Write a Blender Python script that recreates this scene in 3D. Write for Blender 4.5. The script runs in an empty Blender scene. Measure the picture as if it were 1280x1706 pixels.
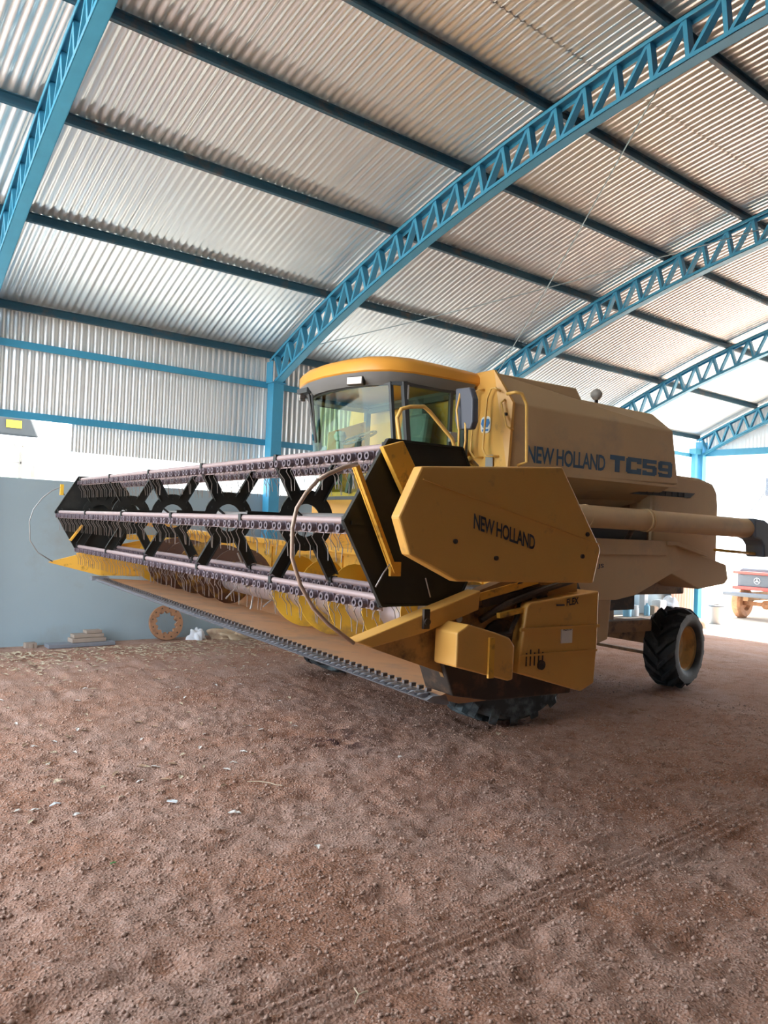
import bpy, math, random
import numpy as np
from mathutils import Vector, Matrix
random.seed(7)
PI = math.pi
SC = bpy.context.scene
COL = SC.collection

# ---------------------------------------------------------------- camera
cam_d = bpy.data.cameras.new('camera')
cam = bpy.data.objects.new('camera', cam_d)
COL.objects.link(cam)
cam_d.sensor_fit = 'VERTICAL'
cam_d.sensor_height = 36.0
cam_d.lens = 1323.0 * 36.0 / 1706.0
cam_d.clip_end = 400
YAW, PITCH, ROLL = 0.89472764, 0.01965, -0.040825
_f = Vector((math.cos(PITCH) * math.cos(YAW), math.cos(PITCH) * math.sin(YAW), math.sin(PITCH)))
_r0 = Vector((math.sin(YAW), -math.cos(YAW), 0))
_u0 = _r0.cross(_f)
_r = math.cos(ROLL) * _r0 - math.sin(ROLL) * _u0
_u = math.cos(ROLL) * _u0 + math.sin(ROLL) * _r0
cam.matrix_world = Matrix(((_r.x, _u.x, -_f.x, 0), (_r.y, _u.y, -_f.y, 0), (_r.z, _u.z, -_f.z, 1.85), (0, 0, 0, 1)))
SC.camera = cam

# ---------------------------------------------------------------- world, sun, exposure
w = bpy.data.worlds.new('world')
SC.world = w
w.use_nodes = True
nt = w.node_tree
nt.nodes.clear()
wo = nt.nodes.new('ShaderNodeOutputWorld')
bg = nt.nodes.new('ShaderNodeBackground')
bg.inputs['Color'].default_value = (0.80, 0.90, 1.0, 1)
bg.inputs['Strength'].default_value = 1.6
nt.links.new(bg.outputs[0], wo.inputs[0])
sd = bpy.data.lights.new('sun', 'SUN')
sd.energy = 11.0
sd.angle = 0.01
sd.color = (1.0, 0.93, 0.82)
sun = bpy.data.objects.new('sun', sd)
COL.objects.link(sun)
_sv = Vector((0.52, 0.13, 1.0)).normalized()      # direction towards the sun
sun.rotation_euler = _sv.to_track_quat('Z', 'Y').to_euler()
sun.location = (5, -5, 30)
SC.view_settings.view_transform = 'Standard'
SC.view_settings.look = 'None'
SC.view_settings.gamma = 1.0
SC.view_settings.exposure = 2.15
SC.view_settings.use_curve_mapping = False


# ---------------------------------------------------------------- materials
def mat(name, col, rough=0.6, metal=0.0, var=0.0, vscale=4.0, dirt=None, dirt_amt=0.5, dscale=3.0,
        bump=0.0, bscale=40.0, spec=0.5):
    m = bpy.data.materials.new(name)
    m.use_nodes = True
    n = m.node_tree
    b = n.nodes['Principled BSDF']
    b.inputs['Roughness'].default_value = rough
    b.inputs['Metallic'].default_value = metal
    b.inputs['Specular IOR Level'].default_value = spec
    c4 = (*col, 1)
    b.inputs['Base Color'].default_value = c4
    m.diffuse_color = c4
    tc = n.nodes.new('ShaderNodeTexCoord')
    last = None
    if var > 0:
        no = n.nodes.new('ShaderNodeTexNoise')
        no.inputs['Scale'].default_value = vscale
        no.inputs['Detail'].default_value = 6
        n.links.new(tc.outputs['Object'], no.inputs['Vector'])
        mx = n.nodes.new('ShaderNodeMix')
        mx.data_type = 'RGBA'
        mx.inputs[6].default_value = tuple(max(0, c * (1 - var)) for c in col) + (1,)
        mx.inputs[7].default_value = tuple(min(1, c * (1 + var)) for c in col) + (1,)
        n.links.new(no.outputs['Fac'], mx.inputs[0])
        last = mx.outputs[2]
    if dirt is not None:
        no = n.nodes.new('ShaderNodeTexNoise')
        no.inputs['Scale'].default_value = dscale
        no.inputs['Detail'].default_value = 8
        no.inputs['Roughness'].default_value = 0.65
        n.links.new(tc.outputs['Object'], no.inputs['Vector'])
        rp = n.nodes.new('ShaderNodeValToRGB')
        rp.color_ramp.elements[0].position = 0.62 - 0.3 * dirt_amt
        rp.color_ramp.elements[1].position = 0.80 - 0.3 * dirt_amt
        n.links.new(no.outputs['Fac'], rp.inputs[0])
        mx = n.nodes.new('ShaderNodeMix')
        mx.data_type = 'RGBA'
        if last is None:
            mx.inputs[6].default_value = c4
        else:
            n.links.new(last, mx.inputs[6])
        mx.inputs[7].default_value = (*dirt, 1)
        n.links.new(rp.outputs[0], mx.inputs[0])
        last = mx.outputs[2]
    if last is not None:
        n.links.new(last, b.inputs['Base Color'])
    if bump > 0:
        no = n.nodes.new('ShaderNodeTexNoise')
        no.inputs['Scale'].default_value = bscale
        no.inputs['Detail'].default_value = 5
        n.links.new(tc.outputs['Object'], no.inputs['Vector'])
        bp = n.nodes.new('ShaderNodeBump')
        bp.inputs['Strength'].default_value = bump
        bp.inputs['Distance'].default_value = 0.02
        n.links.new(no.outputs['Fac'], bp.inputs['Height'])
        n.links.new(bp.outputs[0], b.inputs['Normal'])
    return m


def glass_mat(name, tint, gl=0.12, rough=0.03):
    m = bpy.data.materials.new(name)
    m.use_nodes = True
    n = m.node_tree
    n.nodes.clear()
    o = n.nodes.new('ShaderNodeOutputMaterial')
    t = n.nodes.new('ShaderNodeBsdfTransparent')
    t.inputs[0].default_value = (*tint, 1)
    g = n.nodes.new('ShaderNodeBsdfGlossy')
    g.inputs['Roughness'].default_value = rough
    g.inputs[0].default_value = (0.85, 1, 0.95, 1)
    fr = n.nodes.new('ShaderNodeFresnel')
    fr.inputs[0].default_value = 1.35
    ad = n.nodes.new('ShaderNodeMath')
    ad.operation = 'ADD'
    ad.inputs[1].default_value = gl
    mx = n.nodes.new('ShaderNodeMixShader')
    n.links.new(fr.outputs[0], ad.inputs[0])
    ge = n.nodes.new('ShaderNodeNewGeometry')
    iv = n.nodes.new('ShaderNodeMath')
    iv.operation = 'SUBTRACT'
    iv.inputs[0].default_value = 1.0
    n.links.new(ge.outputs['Backfacing'], iv.inputs[1])
    fm = n.nodes.new('ShaderNodeMath')
    fm.operation = 'MULTIPLY'
    n.links.new(ad.outputs[0], fm.inputs[0])
    n.links.new(iv.outputs[0], fm.inputs[1])
    n.links.new(fm.outputs[0], mx.inputs[0])
    n.links.new(t.outputs[0], mx.inputs[1])
    n.links.new(g.outputs[0], mx.inputs[2])
    n.links.new(mx.outputs[0], o.inputs[0])
    m.diffuse_color = (*tint, 0.5)
    return m


M = {}
M['sheet'] = mat('galvanized_sheet', (0.90, 0.94, 0.96), 0.30, 0.75, var=0.05, vscale=1.2)
M['sheetb'] = mat('wall_sheet', (0.86, 0.89, 0.90), 0.40, 0.6, var=0.05, vscale=1.5)
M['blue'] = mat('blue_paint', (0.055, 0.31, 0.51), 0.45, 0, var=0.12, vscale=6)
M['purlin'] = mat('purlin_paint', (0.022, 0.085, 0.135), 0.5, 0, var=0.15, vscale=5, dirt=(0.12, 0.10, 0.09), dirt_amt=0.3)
M['rod'] = mat('brace_steel', (0.35, 0.45, 0.5), 0.5, 0.3)
M['masonry'] = mat('grey_render', (0.33, 0.42, 0.47), 0.85, 0, var=0.07, vscale=1.1, dirt=(0.30, 0.33, 0.33), dirt_amt=0.25, dscale=0.8, bump=0.1, bscale=8)
M['yellow'] = mat('combine_yellow', (0.74, 0.40, 0.095), 0.42, 0, var=0.06, vscale=2.0, dirt=(0.40, 0.22, 0.08), dirt_amt=0.05, dscale=6)
M['yellow_old'] = mat('worn_yellow', (0.80, 0.43, 0.06), 0.45, 0, var=0.1, vscale=3.0, dirt=(0.10, 0.055, 0.03), dirt_amt=0.22, dscale=9)
M['yellow_dusty_haze'] = mat('dusty_hazed_yellow', (0.62, 0.42, 0.22), 0.55, 0, var=0.08, vscale=1.5, dirt=(0.48, 0.34, 0.21), dirt_amt=0.3, dscale=1.5)  # dusty paint, greyed further by haze put into the colour
M['orange'] = mat('roof_orange', (0.80, 0.36, 0.05), 0.38, 0, var=0.04, vscale=2)
M['ochre'] = mat('shaded_grimy_ochre', (0.46, 0.25, 0.08), 0.55, 0, var=0.15, vscale=4, dirt=(0.08, 0.05, 0.03), dirt_amt=0.35, dscale=5)  # ochre darkened to hold the end sheet's shade, grime blotches over it
M['globe'] = mat('dusty_globe', (0.42, 0.40, 0.36), 0.5, 0)
M['tyre_dark'] = mat('tyre_rubber_dark', (0.026, 0.032, 0.037), 0.65, 0, var=0.2, vscale=8, dirt=(0.08, 0.09, 0.095), dirt_amt=0.3, dscale=5)  # darker copy for the rear tyres, without the painted light
M['rail'] = mat('rail_yellow', (0.80, 0.47, 0.12), 0.4, 0)
M['flight'] = mat('auger_paint', (0.84, 0.50, 0.05), 0.35, 0, dirt=(0.16, 0.10, 0.09), dirt_amt=0.36, dscale=1.6)
M['flightd'] = mat('rusty_flight', (0.13, 0.07, 0.05), 0.45, 0.2, dirt=(0.62, 0.36, 0.06), dirt_amt=0.3, dscale=3)
M['worn'] = mat('worn_steel', (0.47, 0.41, 0.44), 0.35, 0.6, var=0.15, vscale=5, dirt=(0.75, 0.50, 0.08), dirt_amt=0.3, dscale=3)
M['pan'] = mat('rusty_pan', (0.55, 0.31, 0.17), 0.6, 0.1, var=0.12, vscale=4, dirt=(0.36, 0.25, 0.17), dirt_amt=0.4)
M['knife'] = mat('knife_steel', (0.16, 0.14, 0.14), 0.5, 0.5, var=0.2, vscale=30)
M['edge'] = mat('edge_steel', (0.27, 0.29, 0.33), 0.5, 0.4, var=0.15, vscale=12)
M['black'] = mat('black_paint', (0.012, 0.013, 0.012), 0.55, 0, var=0.2, vscale=6, dirt=(0.03, 0.028, 0.024), dirt_amt=0.3)
M['bar'] = mat('tine_bar', (0.37, 0.28, 0.28), 0.5, 0.2, var=0.12, vscale=10)
M['clip'] = mat('clip_plastic', (0.13, 0.10, 0.12), 0.55, 0)
M['tine'] = mat('tine_steel', (0.42, 0.38, 0.36), 0.45, 0.5)
M['shaft'] = mat('shaft_grey', (0.34, 0.32, 0.31), 0.5, 0.2, var=0.1)
M['tyre'] = mat('tyre_rubber_lit', (0.028, 0.034, 0.038), 0.7, 0, var=0.2, vscale=8, dirt=(0.17, 0.22, 0.24), dirt_amt=0.5, dscale=4, spec=0.45)  # dust blotches lightened to hold the bluish light on the front treads
M['rim'] = mat('rim_paint', (0.72, 0.47, 0.20), 0.5, 0, var=0.1, vscale=5, dirt=(0.3, 0.2, 0.12), dirt_amt=0.3)
M['dark'] = mat('machinery_dark', (0.035, 0.025, 0.02), 0.6, 0, var=0.3, vscale=7, dirt=(0.12, 0.07, 0.04), dirt_amt=0.4, dscale=8)
M['brown'] = mat('dirty_frame', (0.30, 0.17, 0.08), 0.6, 0, var=0.2, vscale=5, dirt=(0.06, 0.04, 0.03), dirt_amt=0.4, dscale=5)
M['grey'] = mat('cab_grey', (0.20, 0.20, 0.20), 0.6, 0, var=0.06)
M['seat'] = mat('seat_vinyl', (0.22, 0.28, 0.29), 0.7, 0)
M['plastic'] = mat('dark_plastic', (0.06, 0.065, 0.07), 0.55, 0)
M['mirror'] = mat('mirror_shell', (0.10, 0.11, 0.14), 0.5, 0)
M['lens'] = mat('lamp_lens', (0.75, 0.72, 0.68), 0.15, 0)
M['white'] = mat('white_label', (0.78, 0.78, 0.76), 0.5, 0)
M['ink'] = mat('dark_ink', (0.035, 0.04, 0.055), 0.5, 0)
M['inkb'] = mat('blue_ink', (0.05, 0.11, 0.19), 0.5, 0)
M['logo'] = mat('logo_blue', (0.05, 0.20, 0.50), 0.5, 0)
M['glass'] = glass_mat('cab_glass', (0.86, 0.95, 0.82), 0.02)
M['glassd'] = glass_mat('door_glass', (0.62, 0.74, 0.70), 0.04)
M['cable'] = mat('bent_rod', (0.52, 0.38, 0.30), 0.5, 0.3, var=0.2, vscale=5)
M['rodg'] = mat('rod_grey', (0.35, 0.34, 0.33), 0.45, 0.5)
M['rust'] = mat('rusty_iron', (0.42, 0.22, 0.12), 0.7, 0.2, var=0.15, vscale=9, dirt=(0.25, 0.13, 0.08), dirt_amt=0.4, dscale=10)
M['wood'] = mat('weathered_board', (0.34, 0.27, 0.22), 0.8, 0, var=0.2, vscale=6)
M['darkwall'] = mat('dark_render', (0.13, 0.11, 0.10), 0.9, 0, var=0.1, vscale=1)  # kept dark so the unseen walls bounce little light
M['cloth'] = mat('white_cloth', (0.72, 0.75, 0.80), 0.9, 0, var=0.06, vscale=4)
M['tarp'] = mat('straw_tarp', (0.50, 0.38, 0.26), 0.85, 0, var=0.2, vscale=7, dirt=(0.36, 0.24, 0.17), dirt_amt=0.4, dscale=5)
M['straw'] = mat('dry_leaf', (0.60, 0.50, 0.36), 0.85, 0, var=0.15, vscale=40)
M['leafb'] = mat('brown_leaf', (0.36, 0.24, 0.15), 0.85, 0, var=0.2, vscale=40)
M['paper'] = mat('pale_scrap', (0.72, 0.68, 0.64), 0.8, 0)
M['pebble'] = mat('dirt_crumb', (0.46, 0.31, 0.245), 0.95, 0, var=0.25, vscale=3)
M['red'] = mat('truck_red', (0.50, 0.07, 0.06), 0.4, 0, var=0.05)
M['truckg'] = mat('truck_grey', (0.10, 0.12, 0.15), 0.5, 0)
M['silver'] = mat('silver_trim', (0.62, 0.64, 0.66), 0.3, 0.6)
M['yellowlab'] = mat('yellow_sticker', (0.85, 0.60, 0.04), 0.5, 0)
M['pvc'] = mat('white_plastic', (0.66, 0.70, 0.72), 0.5, 0)
M['bluep'] = mat('blue_plastic', (0.20, 0.45, 0.62), 0.45, 0)
M['card'] = mat('cardboard', (0.40, 0.30, 0.22), 0.8, 0, var=0.1)
M['pink'] = mat('pink_curtain', (0.62, 0.44, 0.38), 0.85, 0, var=0.06)
M['green'] = mat('green_leaf', (0.12, 0.30, 0.10), 0.7, 0)
M['post'] = mat('tan_post', (0.36, 0.27, 0.20), 0.8, 0, var=0.15, vscale=5)


def floor_mat():
    m = bpy.data.materials.new('red_dirt')
    m.use_nodes = True
    n = m.node_tree
    b = n.nodes['Principled BSDF']
    b.inputs['Roughness'].default_value = 0.95
    b.inputs['Specular IOR Level'].default_value = 0.15
    tc = n.nodes.new('ShaderNodeTexCoord')

    def noise(s, d=8, r=0.6):
        a = n.nodes.new('ShaderNodeTexNoise')
        a.inputs['Scale'].default_value = s
        a.inputs['Detail'].default_value = d
        a.inputs['Roughness'].default_value = r
        n.links.new(tc.outputs['Object'], a.inputs['Vector'])
        return a.outputs['Fac']

    def ramp(src, p0, p1):
        r = n.nodes.new('ShaderNodeMapRange')
        r.inputs[1].default_value = p0
        r.inputs[2].default_value = p1
        n.links.new(src, r.inputs[0])
        return r.outputs[0]

    def mix(f, a, bb):
        x = n.nodes.new('ShaderNodeMix')
        x.data_type = 'RGBA'
        n.links.new(f, x.inputs[0])
        for k, s in ((6, a), (7, bb)):
            if isinstance(s, tuple):
                x.inputs[k].default_value = (*s, 1)
            else:
                n.links.new(s, x.inputs[k])
        return x.outputs[2]
    c = mix(ramp(noise(1.1), 0.38, 0.62), (0.385, 0.20, 0.132), (0.455, 0.295, 0.235))
    c = mix(ramp(noise(6, 6), 0.50, 0.72), c, (0.28, 0.135, 0.08))
    c = mix(ramp(noise(60, 4, 0.7), 0.52, 0.70), c, (0.55, 0.42, 0.36))
    c = mix(ramp(noise(95, 3, 0.7), 0.60, 0.72), c, (0.16, 0.085, 0.06))
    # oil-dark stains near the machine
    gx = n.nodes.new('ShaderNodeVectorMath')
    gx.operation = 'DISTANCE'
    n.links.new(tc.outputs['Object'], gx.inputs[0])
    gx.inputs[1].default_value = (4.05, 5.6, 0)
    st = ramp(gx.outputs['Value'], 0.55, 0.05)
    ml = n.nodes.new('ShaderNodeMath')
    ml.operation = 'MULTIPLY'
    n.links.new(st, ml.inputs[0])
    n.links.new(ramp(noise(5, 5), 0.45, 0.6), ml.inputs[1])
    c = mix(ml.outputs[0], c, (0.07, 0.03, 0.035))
    sx = n.nodes.new('ShaderNodeSeparateXYZ')
    n.links.new(tc.outputs['Object'], sx.inputs[0])

    def mth(op, a, bb):
        x = n.nodes.new('ShaderNodeMath')
        x.operation = op
        for k, q in ((0, a), (1, bb)):
            if isinstance(q, (int, float)):
                x.inputs[k].default_value = q
            else:
                n.links.new(q, x.inputs[k])
        return x.outputs[0]
    wob = mth('MULTIPLY', noise(0.7, 4), 1.2)
    yy_ = mth('ADD', sx.outputs['Y'], wob)
    xx_ = mth('ADD', sx.outputs['X'], wob)
    outm = mth('MAXIMUM', mth('MAXIMUM', ramp(yy_, 12.2, 12.8), ramp(xx_, 19.6, 21.0)), ramp(xx_, -1.8, -3.0))
    c = mix(outm, c, (0.50, 0.43, 0.36))  # paler ground outdoors, made to bounce brighter, less red light
    n.links.new(c, b.inputs['Base Color'])
    ad = n.nodes.new('ShaderNodeMath')
    ad.operation = 'MULTIPLY_ADD'
    n.links.new(noise(45, 6, 0.7), ad.inputs[0])
    ad.inputs[1].default_value = 1.3
    vo = n.nodes.new('ShaderNodeTexVoronoi')
    vo.inputs['Scale'].default_value = 70
    n.links.new(tc.outputs['Object'], vo.inputs['Vector'])
    n.links.new(vo.outputs['Distance'], ad.inputs[2])
    bp = n.nodes.new('ShaderNodeBump')
    bp.inputs['Strength'].default_value = 0.9
    bp.inputs['Distance'].default_value = 0.012
    n.links.new(ad.outputs[0], bp.inputs['Height'])
    n.links.new(bp.outputs[0], b.inputs['Normal'])
    return m


M['floor'] = floor_mat()


# ---------------------------------------------------------------- mesh builder
class MB:
    def __init__(s):
        s.v = []
        s.f = []

    def add(s, vs, fs):
        o = len(s.v)
        s.v += [tuple(p) for p in vs]
        s.f += [tuple(i + o for i in f) for f in fs]
        return s

    def box(s, c, d, rot=None):
        x, y, z = d[0] / 2, d[1] / 2, d[2] / 2
        vs = [Vector((i * x, j * y, k * z)) for i in (-1, 1) for j in (-1, 1) for k in (-1, 1)]
        if rot is not None:
            vs = [rot @ q for q in vs]
        c = Vector(c)
        return s.add([q + c for q in vs], [(0, 1, 3, 2), (4, 6, 7, 5), (0, 4, 5, 1), (2, 3, 7, 6), (0, 2, 6, 4), (1, 5, 7, 3)])

    def b2(s, lo, hi):
        return s.box([(a + b) / 2 for a, b in zip(lo, hi)], [abs(b - a) for a, b in zip(lo, hi)])

    def bar(s, p, q, a, b, side=(0, 0, 1)):
        """box from p to q; a = size along cross(dir, side), b = size along the remaining axis"""
        p, q = Vector(p), Vector(q)
        d = q - p
        L = d.length
        d.normalize()
        sv = Vector(side)
        n1 = d.cross(sv)
        if n1.length < 1e-4:
            n1 = d.cross(Vector((1, 0, 0)))
        n1.normalize()
        n2 = n1.cross(d)
        R = Matrix((d, n1, n2)).transposed()
        return s.box((p + q) / 2, (L, a, b), R)

    def prism(s, pts, y0, y1, ax=1):
        """extrude polygon; ax=1: pts are (x,z) between y0,y1; ax=0: pts (y,z); ax=2: pts (x,y)"""
        n = len(pts)

        def mk(p, t):
            return (p[0], t, p[1]) if ax == 1 else ((t, p[0], p[1]) if ax == 0 else (p[0], p[1], t))
        vs = [mk(p, y0) for p in pts] + [mk(p, y1) for p in pts]
        fs = [tuple(range(n)), tuple(range(2 * n - 1, n - 1, -1))]
        fs += [(i, i + n, (i + 1) % n + n, (i + 1) % n) for i in range(n)]
        return s.add(vs, fs)

    def tube(s, path, r, n=8, cap=True, closed=False):
        path = [Vector(p) for p in path]
        rs = r if isinstance(r, (list, tuple)) else [r] * len(path)
        vs, fs = [], []
        N = len(path)
        up = None
        for i, p in enumerate(path):
            if closed:
                d = path[(i + 1) % N] - path[i - 1]
            else:
                d = path[min(i + 1, N - 1)] - path[max(i - 1, 0)]
            d.normalize()
            if up is None:
                up = d.orthogonal().normalized()
            up = (up - d * up.dot(d)).normalized()
            b = d.cross(up)
            for k in range(n):
                a = 2 * PI * k / n
                vs.append(p + (up * math.cos(a) + b * math.sin(a)) * rs[i])
        m = N if closed else N - 1
        for i in range(m):
            j = (i + 1) % N
            for k in range(n):
                fs.append((i * n + k, i * n + (k + 1) % n, j * n + (k + 1) % n, j * n + k))
        if cap and not closed:
            fs.append(tuple(range(n - 1, -1, -1)))
            fs.append(tuple(range((N - 1) * n, N * n)))
        return s.add(vs, fs)

    def lathe(s, prof, c=(0, 0, 0), ax=1, n=24, cap=False):
        """prof: list of (radius, t along axis)"""
        vs, fs = [], []
        for r, t in prof:
            for k in range(n):
                a = 2 * PI * k / n
                x, y = r * math.cos(a), r * math.sin(a)
                p = (x, t, y) if ax == 1 else ((t, x, y) if ax == 0 else (x, y, t))
                vs.append((p[0] + c[0], p[1] + c[1], p[2] + c[2]))
        for i in range(len(prof) - 1):
            for k in range(n):
                fs.append((i * n + k, i * n + (k + 1) % n, (i + 1) * n + (k + 1) % n, (i + 1) * n + k))
        if cap:
            fs.append(tuple(range(n)))
            fs.append(tuple(range((len(prof) - 1) * n, len(prof) * n))[::-1])
        return s.add(vs, fs)

    def mesh(s, name, m, smooth=False):
        me = bpy.data.meshes.new(name)
        me.from_pydata(s.v, [], s.f)
        import bmesh
        bm = bmesh.new()
        bm.from_mesh(me)
        bmesh.ops.recalc_face_normals(bm, faces=bm.faces)
        bm.to_mesh(me)
        bm.free()
        me.materials.append(m)
        if smooth:
            me.shade_smooth()
            if smooth is not True:
                me.set_sharp_from_angle(angle=math.radians(smooth))
        return me

    def build(s, name, m, parent=None, smooth=False, bevel=0.0, label=None, kind=None, loc=None):
        o = link(name, s.mesh(name, m, smooth), parent)
        if bevel:
            md = o.modifiers.new('bevel', 'BEVEL')
            md.width = bevel
            md.segments = 2
            md.limit_method = 'ANGLE'
        if label:
            o['label'] = label
        if kind:
            o['kind'] = kind
        if loc:
            o.location = loc
        return o


def link(name, me, parent=None, loc=None):
    o = bpy.data.objects.new(name, me)
    COL.objects.link(o)
    if parent is not None:
        o.parent = parent
    if loc is not None:
        o.location = loc
    return o


def tag(o, label=None, cat=None, group=None, kind=None):
    if label:
        o['label'] = label
    if cat:
        o['category'] = cat
    if group:
        o['group'] = group
    if kind:
        o['kind'] = kind
    return o


def thing(name, label, cat, loc=(0, 0, 0), rz=0, group=None):
    o = link(name, None, None, loc)
    o.rotation_euler = (0, 0, rz)
    return tag(o, label, cat, group)


def copy_tree(o, parent=None):
    c = o.copy()
    COL.objects.link(c)
    c.parent = parent
    for ch in [x for x in KIDS(o)]:
        copy_tree(ch, c)
    return c


def KIDS(o):
    return list(o.children)


def lettering(text, p0, ex, ey, nrm, m, parent, name='lettering', off=0.0, depth=0.003, spacing=1.0, label=None):
    """text fitted into the parallelogram p0 + a*ex + b*ey (0..1)"""
    cu = bpy.data.curves.new('txt', 'FONT')
    cu.body = text
    cu.size = 1
    cu.offset = off
    cu.space_character = spacing
    cu.resolution_u = 3
    tmp = bpy.data.objects.new('txt', cu)
    COL.objects.link(tmp)
    dg = bpy.context.evaluated_depsgraph_get()
    me = bpy.data.meshes.new_from_object(tmp.evaluated_get(dg))
    bpy.data.objects.remove(tmp)
    bpy.data.curves.remove(cu)
    xs = [v.co.x for v in me.vertices]
    ys = [v.co.y for v in me.vertices]
    x0, x1, y0, y1 = min(xs), max(xs), min(ys), max(ys)
    p0, ex, ey, nrm = Vector(p0), Vector(ex), Vector(ey), Vector(nrm).normalized()
    for v in me.vertices:
        a = (v.co.x - x0) / (x1 - x0)
        b = (v.co.y - y0) / (y1 - y0)
        v.co = p0 + ex * a + ey * b + nrm * depth
    me.materials.clear()
    me.materials.append(m)
    me.name = name
    o = link(name, me, parent)
    if label:
        o['label'] = label
    return o


# ---------------------------------------------------------------- shed shell
XF, XB = -2.3, 20.5          # open front gable, rear gable
YW, YR = 11.72, -9.12        # left wall plane, right wall plane
APEX, AR, AY = 7.05, 23.5, 1.3


def arch(y):
    return APEX - AR + math.sqrt(AR * AR - (y - AY) ** 2)


def gz(x, y=0):
    """large-scale ground level: dips gently towards the rear doorway"""
    t = min(1, max(0, (x - 10.0) / 9.0))
    return -0.42 * t * t * (3 - 2 * t)


# floor ------------------------------------------------
def vnoise(X, Y, s, seed):
    rng = np.random.RandomState(seed)
    T = rng.rand(256, 256)
    x = X / s + 1000
    y = Y / s + 1000
    xi = np.floor(x).astype(int)
    yi = np.floor(y).astype(int)
    fx = x - xi
    fy = y - yi
    fx = fx * fx * (3 - 2 * fx)
    fy = fy * fy * (3 - 2 * fy)
    g = lambda a, b: T[a % 256, b % 256]
    return (g(xi, yi) * (1 - fx) * (1 - fy) + g(xi + 1, yi) * fx * (1 - fy) + g(xi, yi + 1) * (1 - fx) * fy + g(xi + 1, yi + 1) * fx * fy) - 0.5


def hfun(X, Y):
    X = np.asarray(X, float)
    Y = np.asarray(Y, float)
    Z = np.vectorize(lambda a: gz(a))(X)
    fade = np.clip((X + 0.5) / 1.0, 0, 1) * np.clip((16.5 - X) / 5, 0, 1) * np.clip((11.2 - Y) / 0.5, 0, 1) * np.clip((Y + 1) / 1, 0, 1)
    H = vnoise(X, Y, 0.9, 1) * 0.030 + vnoise(X, Y, 0.33, 2) * 0.022 + vnoise(X, Y, 0.13, 3) * 0.022 + vnoise(X, Y, 0.055, 4) * 0.020
    # dents left by feet and hooves
    d = vnoise(X, Y, 0.24, 9)
    H -= np.clip(d - 0.17, 0, 1) * 0.13 * (X < 6.5)
    # tyre tracks: a strip along x near y = 2.6
    yc = 2.60 + 0.035 * (X - 3.2) + vnoise(X, X * 0, 0.9, 5) * 0.03
    q = (Y - yc)
    inside = np.clip((0.16 - np.abs(q)) / 0.03, 0, 1) * np.clip((X - 0.8) / 0.5, 0, 1) * np.clip((5.8 - X) / 0.8, 0, 1)
    groove = 0.009 * np.sin(q * 2 * PI / 0.062) + 0.004 * np.sign(np.sin(X * 2 * PI / 0.05)) * (np.abs(q) > 0.09)
    H = H * (1 - 0.86 * inside) + inside * (groove - 0.001)
    yc2 = 3.42 - 0.48 * (X - 1.3)
    q2 = (Y - yc2) * 0.9
    in2 = np.clip((0.10 - np.abs(q2)) / 0.03, 0, 1) * np.clip((2.5 - X) / 0.3, 0, 1)
    H = H * (1 - 0.75 * in2) + in2 * (0.005 * np.sin(q2 * 2 * PI / 0.05))
    return Z + H * fade


def axis_grid(lo, f0, f1, hi, fine, grow=1.18):
    a = list(np.arange(f0, f1 + 1e-6, fine))
    s = fine
    x = a[-1]
    while x < hi:
        s = min(s * grow, 6)
        x += s
        a.append(x)
    s = fine
    x = a[0]
    pre = []
    while x > lo:
        s = min(s * grow, 6)
        x -= s
        pre.append(x)
    return np.array(pre[::-1] + a)


gx_ = axis_grid(-50, 0.7, 7.4, 80, 0.019, 1.05)
gy_ = axis_grid(-50, 1.0, 7.2, 60, 0.019, 1.05)
XX, YY = np.meshgrid(gx_, gy_, indexing='ij')
ZZ = hfun(XX, YY)
nx_, ny_ = XX.shape
me = bpy.data.meshes.new('floor')
idx = np.arange(nx_ * ny_).reshape(nx_, ny_)
quads = np.stack([idx[:-1, :-1], idx[1:, :-1], idx[1:, 1:], idx[:-1, 1:]], -1).reshape(-1, 4)
me.vertices.add(nx_ * ny_)
me.vertices.foreach_set('co', np.stack([XX, YY, ZZ], -1).reshape(-1).astype('f'))
me.loops.add(quads.size)
me.loops.foreach_set('vertex_index', quads.reshape(-1).astype('i'))
me.polygons.add(len(quads))
me.polygons.foreach_set('loop_start', np.arange(0, quads.size, 4, dtype='i'))
me.update(calc_edges=True)
me.validate()
me.materials.append(M['floor'])
me.shade_smooth()
floor = tag(link('floor', me), kind='structure')


def ground(x, y):
    return float(hfun(np.array([x]), np.array([y]))[0])


# roof sheets -----------------------------------------
def corr_arch(y0, y1, width, dz, ny):
    """corrugated sheet: ribs run along the arch, 'width' along x starting at 0"""
    P, nseg = 0.10, 6
    nxs = int(round(width / P)) * nseg + 1
    vs, fs = [], []
    for i in range(nxs):
        x = width * i / (nxs - 1)
        ph = (x / P) % 1.0
        off = 0.011 * math.sin(2 * PI * ph)
        for j in range(ny + 1):
            y = y0 + (y1 - y0) * j / ny
            vs.append((x, y, arch(y) + 0.125 + off + dz))
    for i in range(nxs - 1):
        for j in range(ny):
            a = i * (ny + 1) + j
            fs.append((a, a + 1, a + ny + 2, a + ny + 1))
    b = MB()
    b.v = vs
    b.f = fs
    return b


ceiling = link('ceiling', None)
ceiling['kind'] = 'structure'
pieces = []
for k, (y0, y1, dz) in enumerate(((YW + 0.25, 5.25, 0.0), (5.45, -2.2, 0.010), (-2.0, YR - 0.25, 0.0))):
    me = corr_arch(y0, y1, 1.1, dz, 22).mesh('roof_sheet', M['sheet'], True)
    pieces.append(me)
for i in range(23):
    for me in pieces:
        o = link('roof_sheet', me, ceiling, (XF - 0.1 + i * 1.0, 0, 0.004 * (i % 2)))


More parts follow.
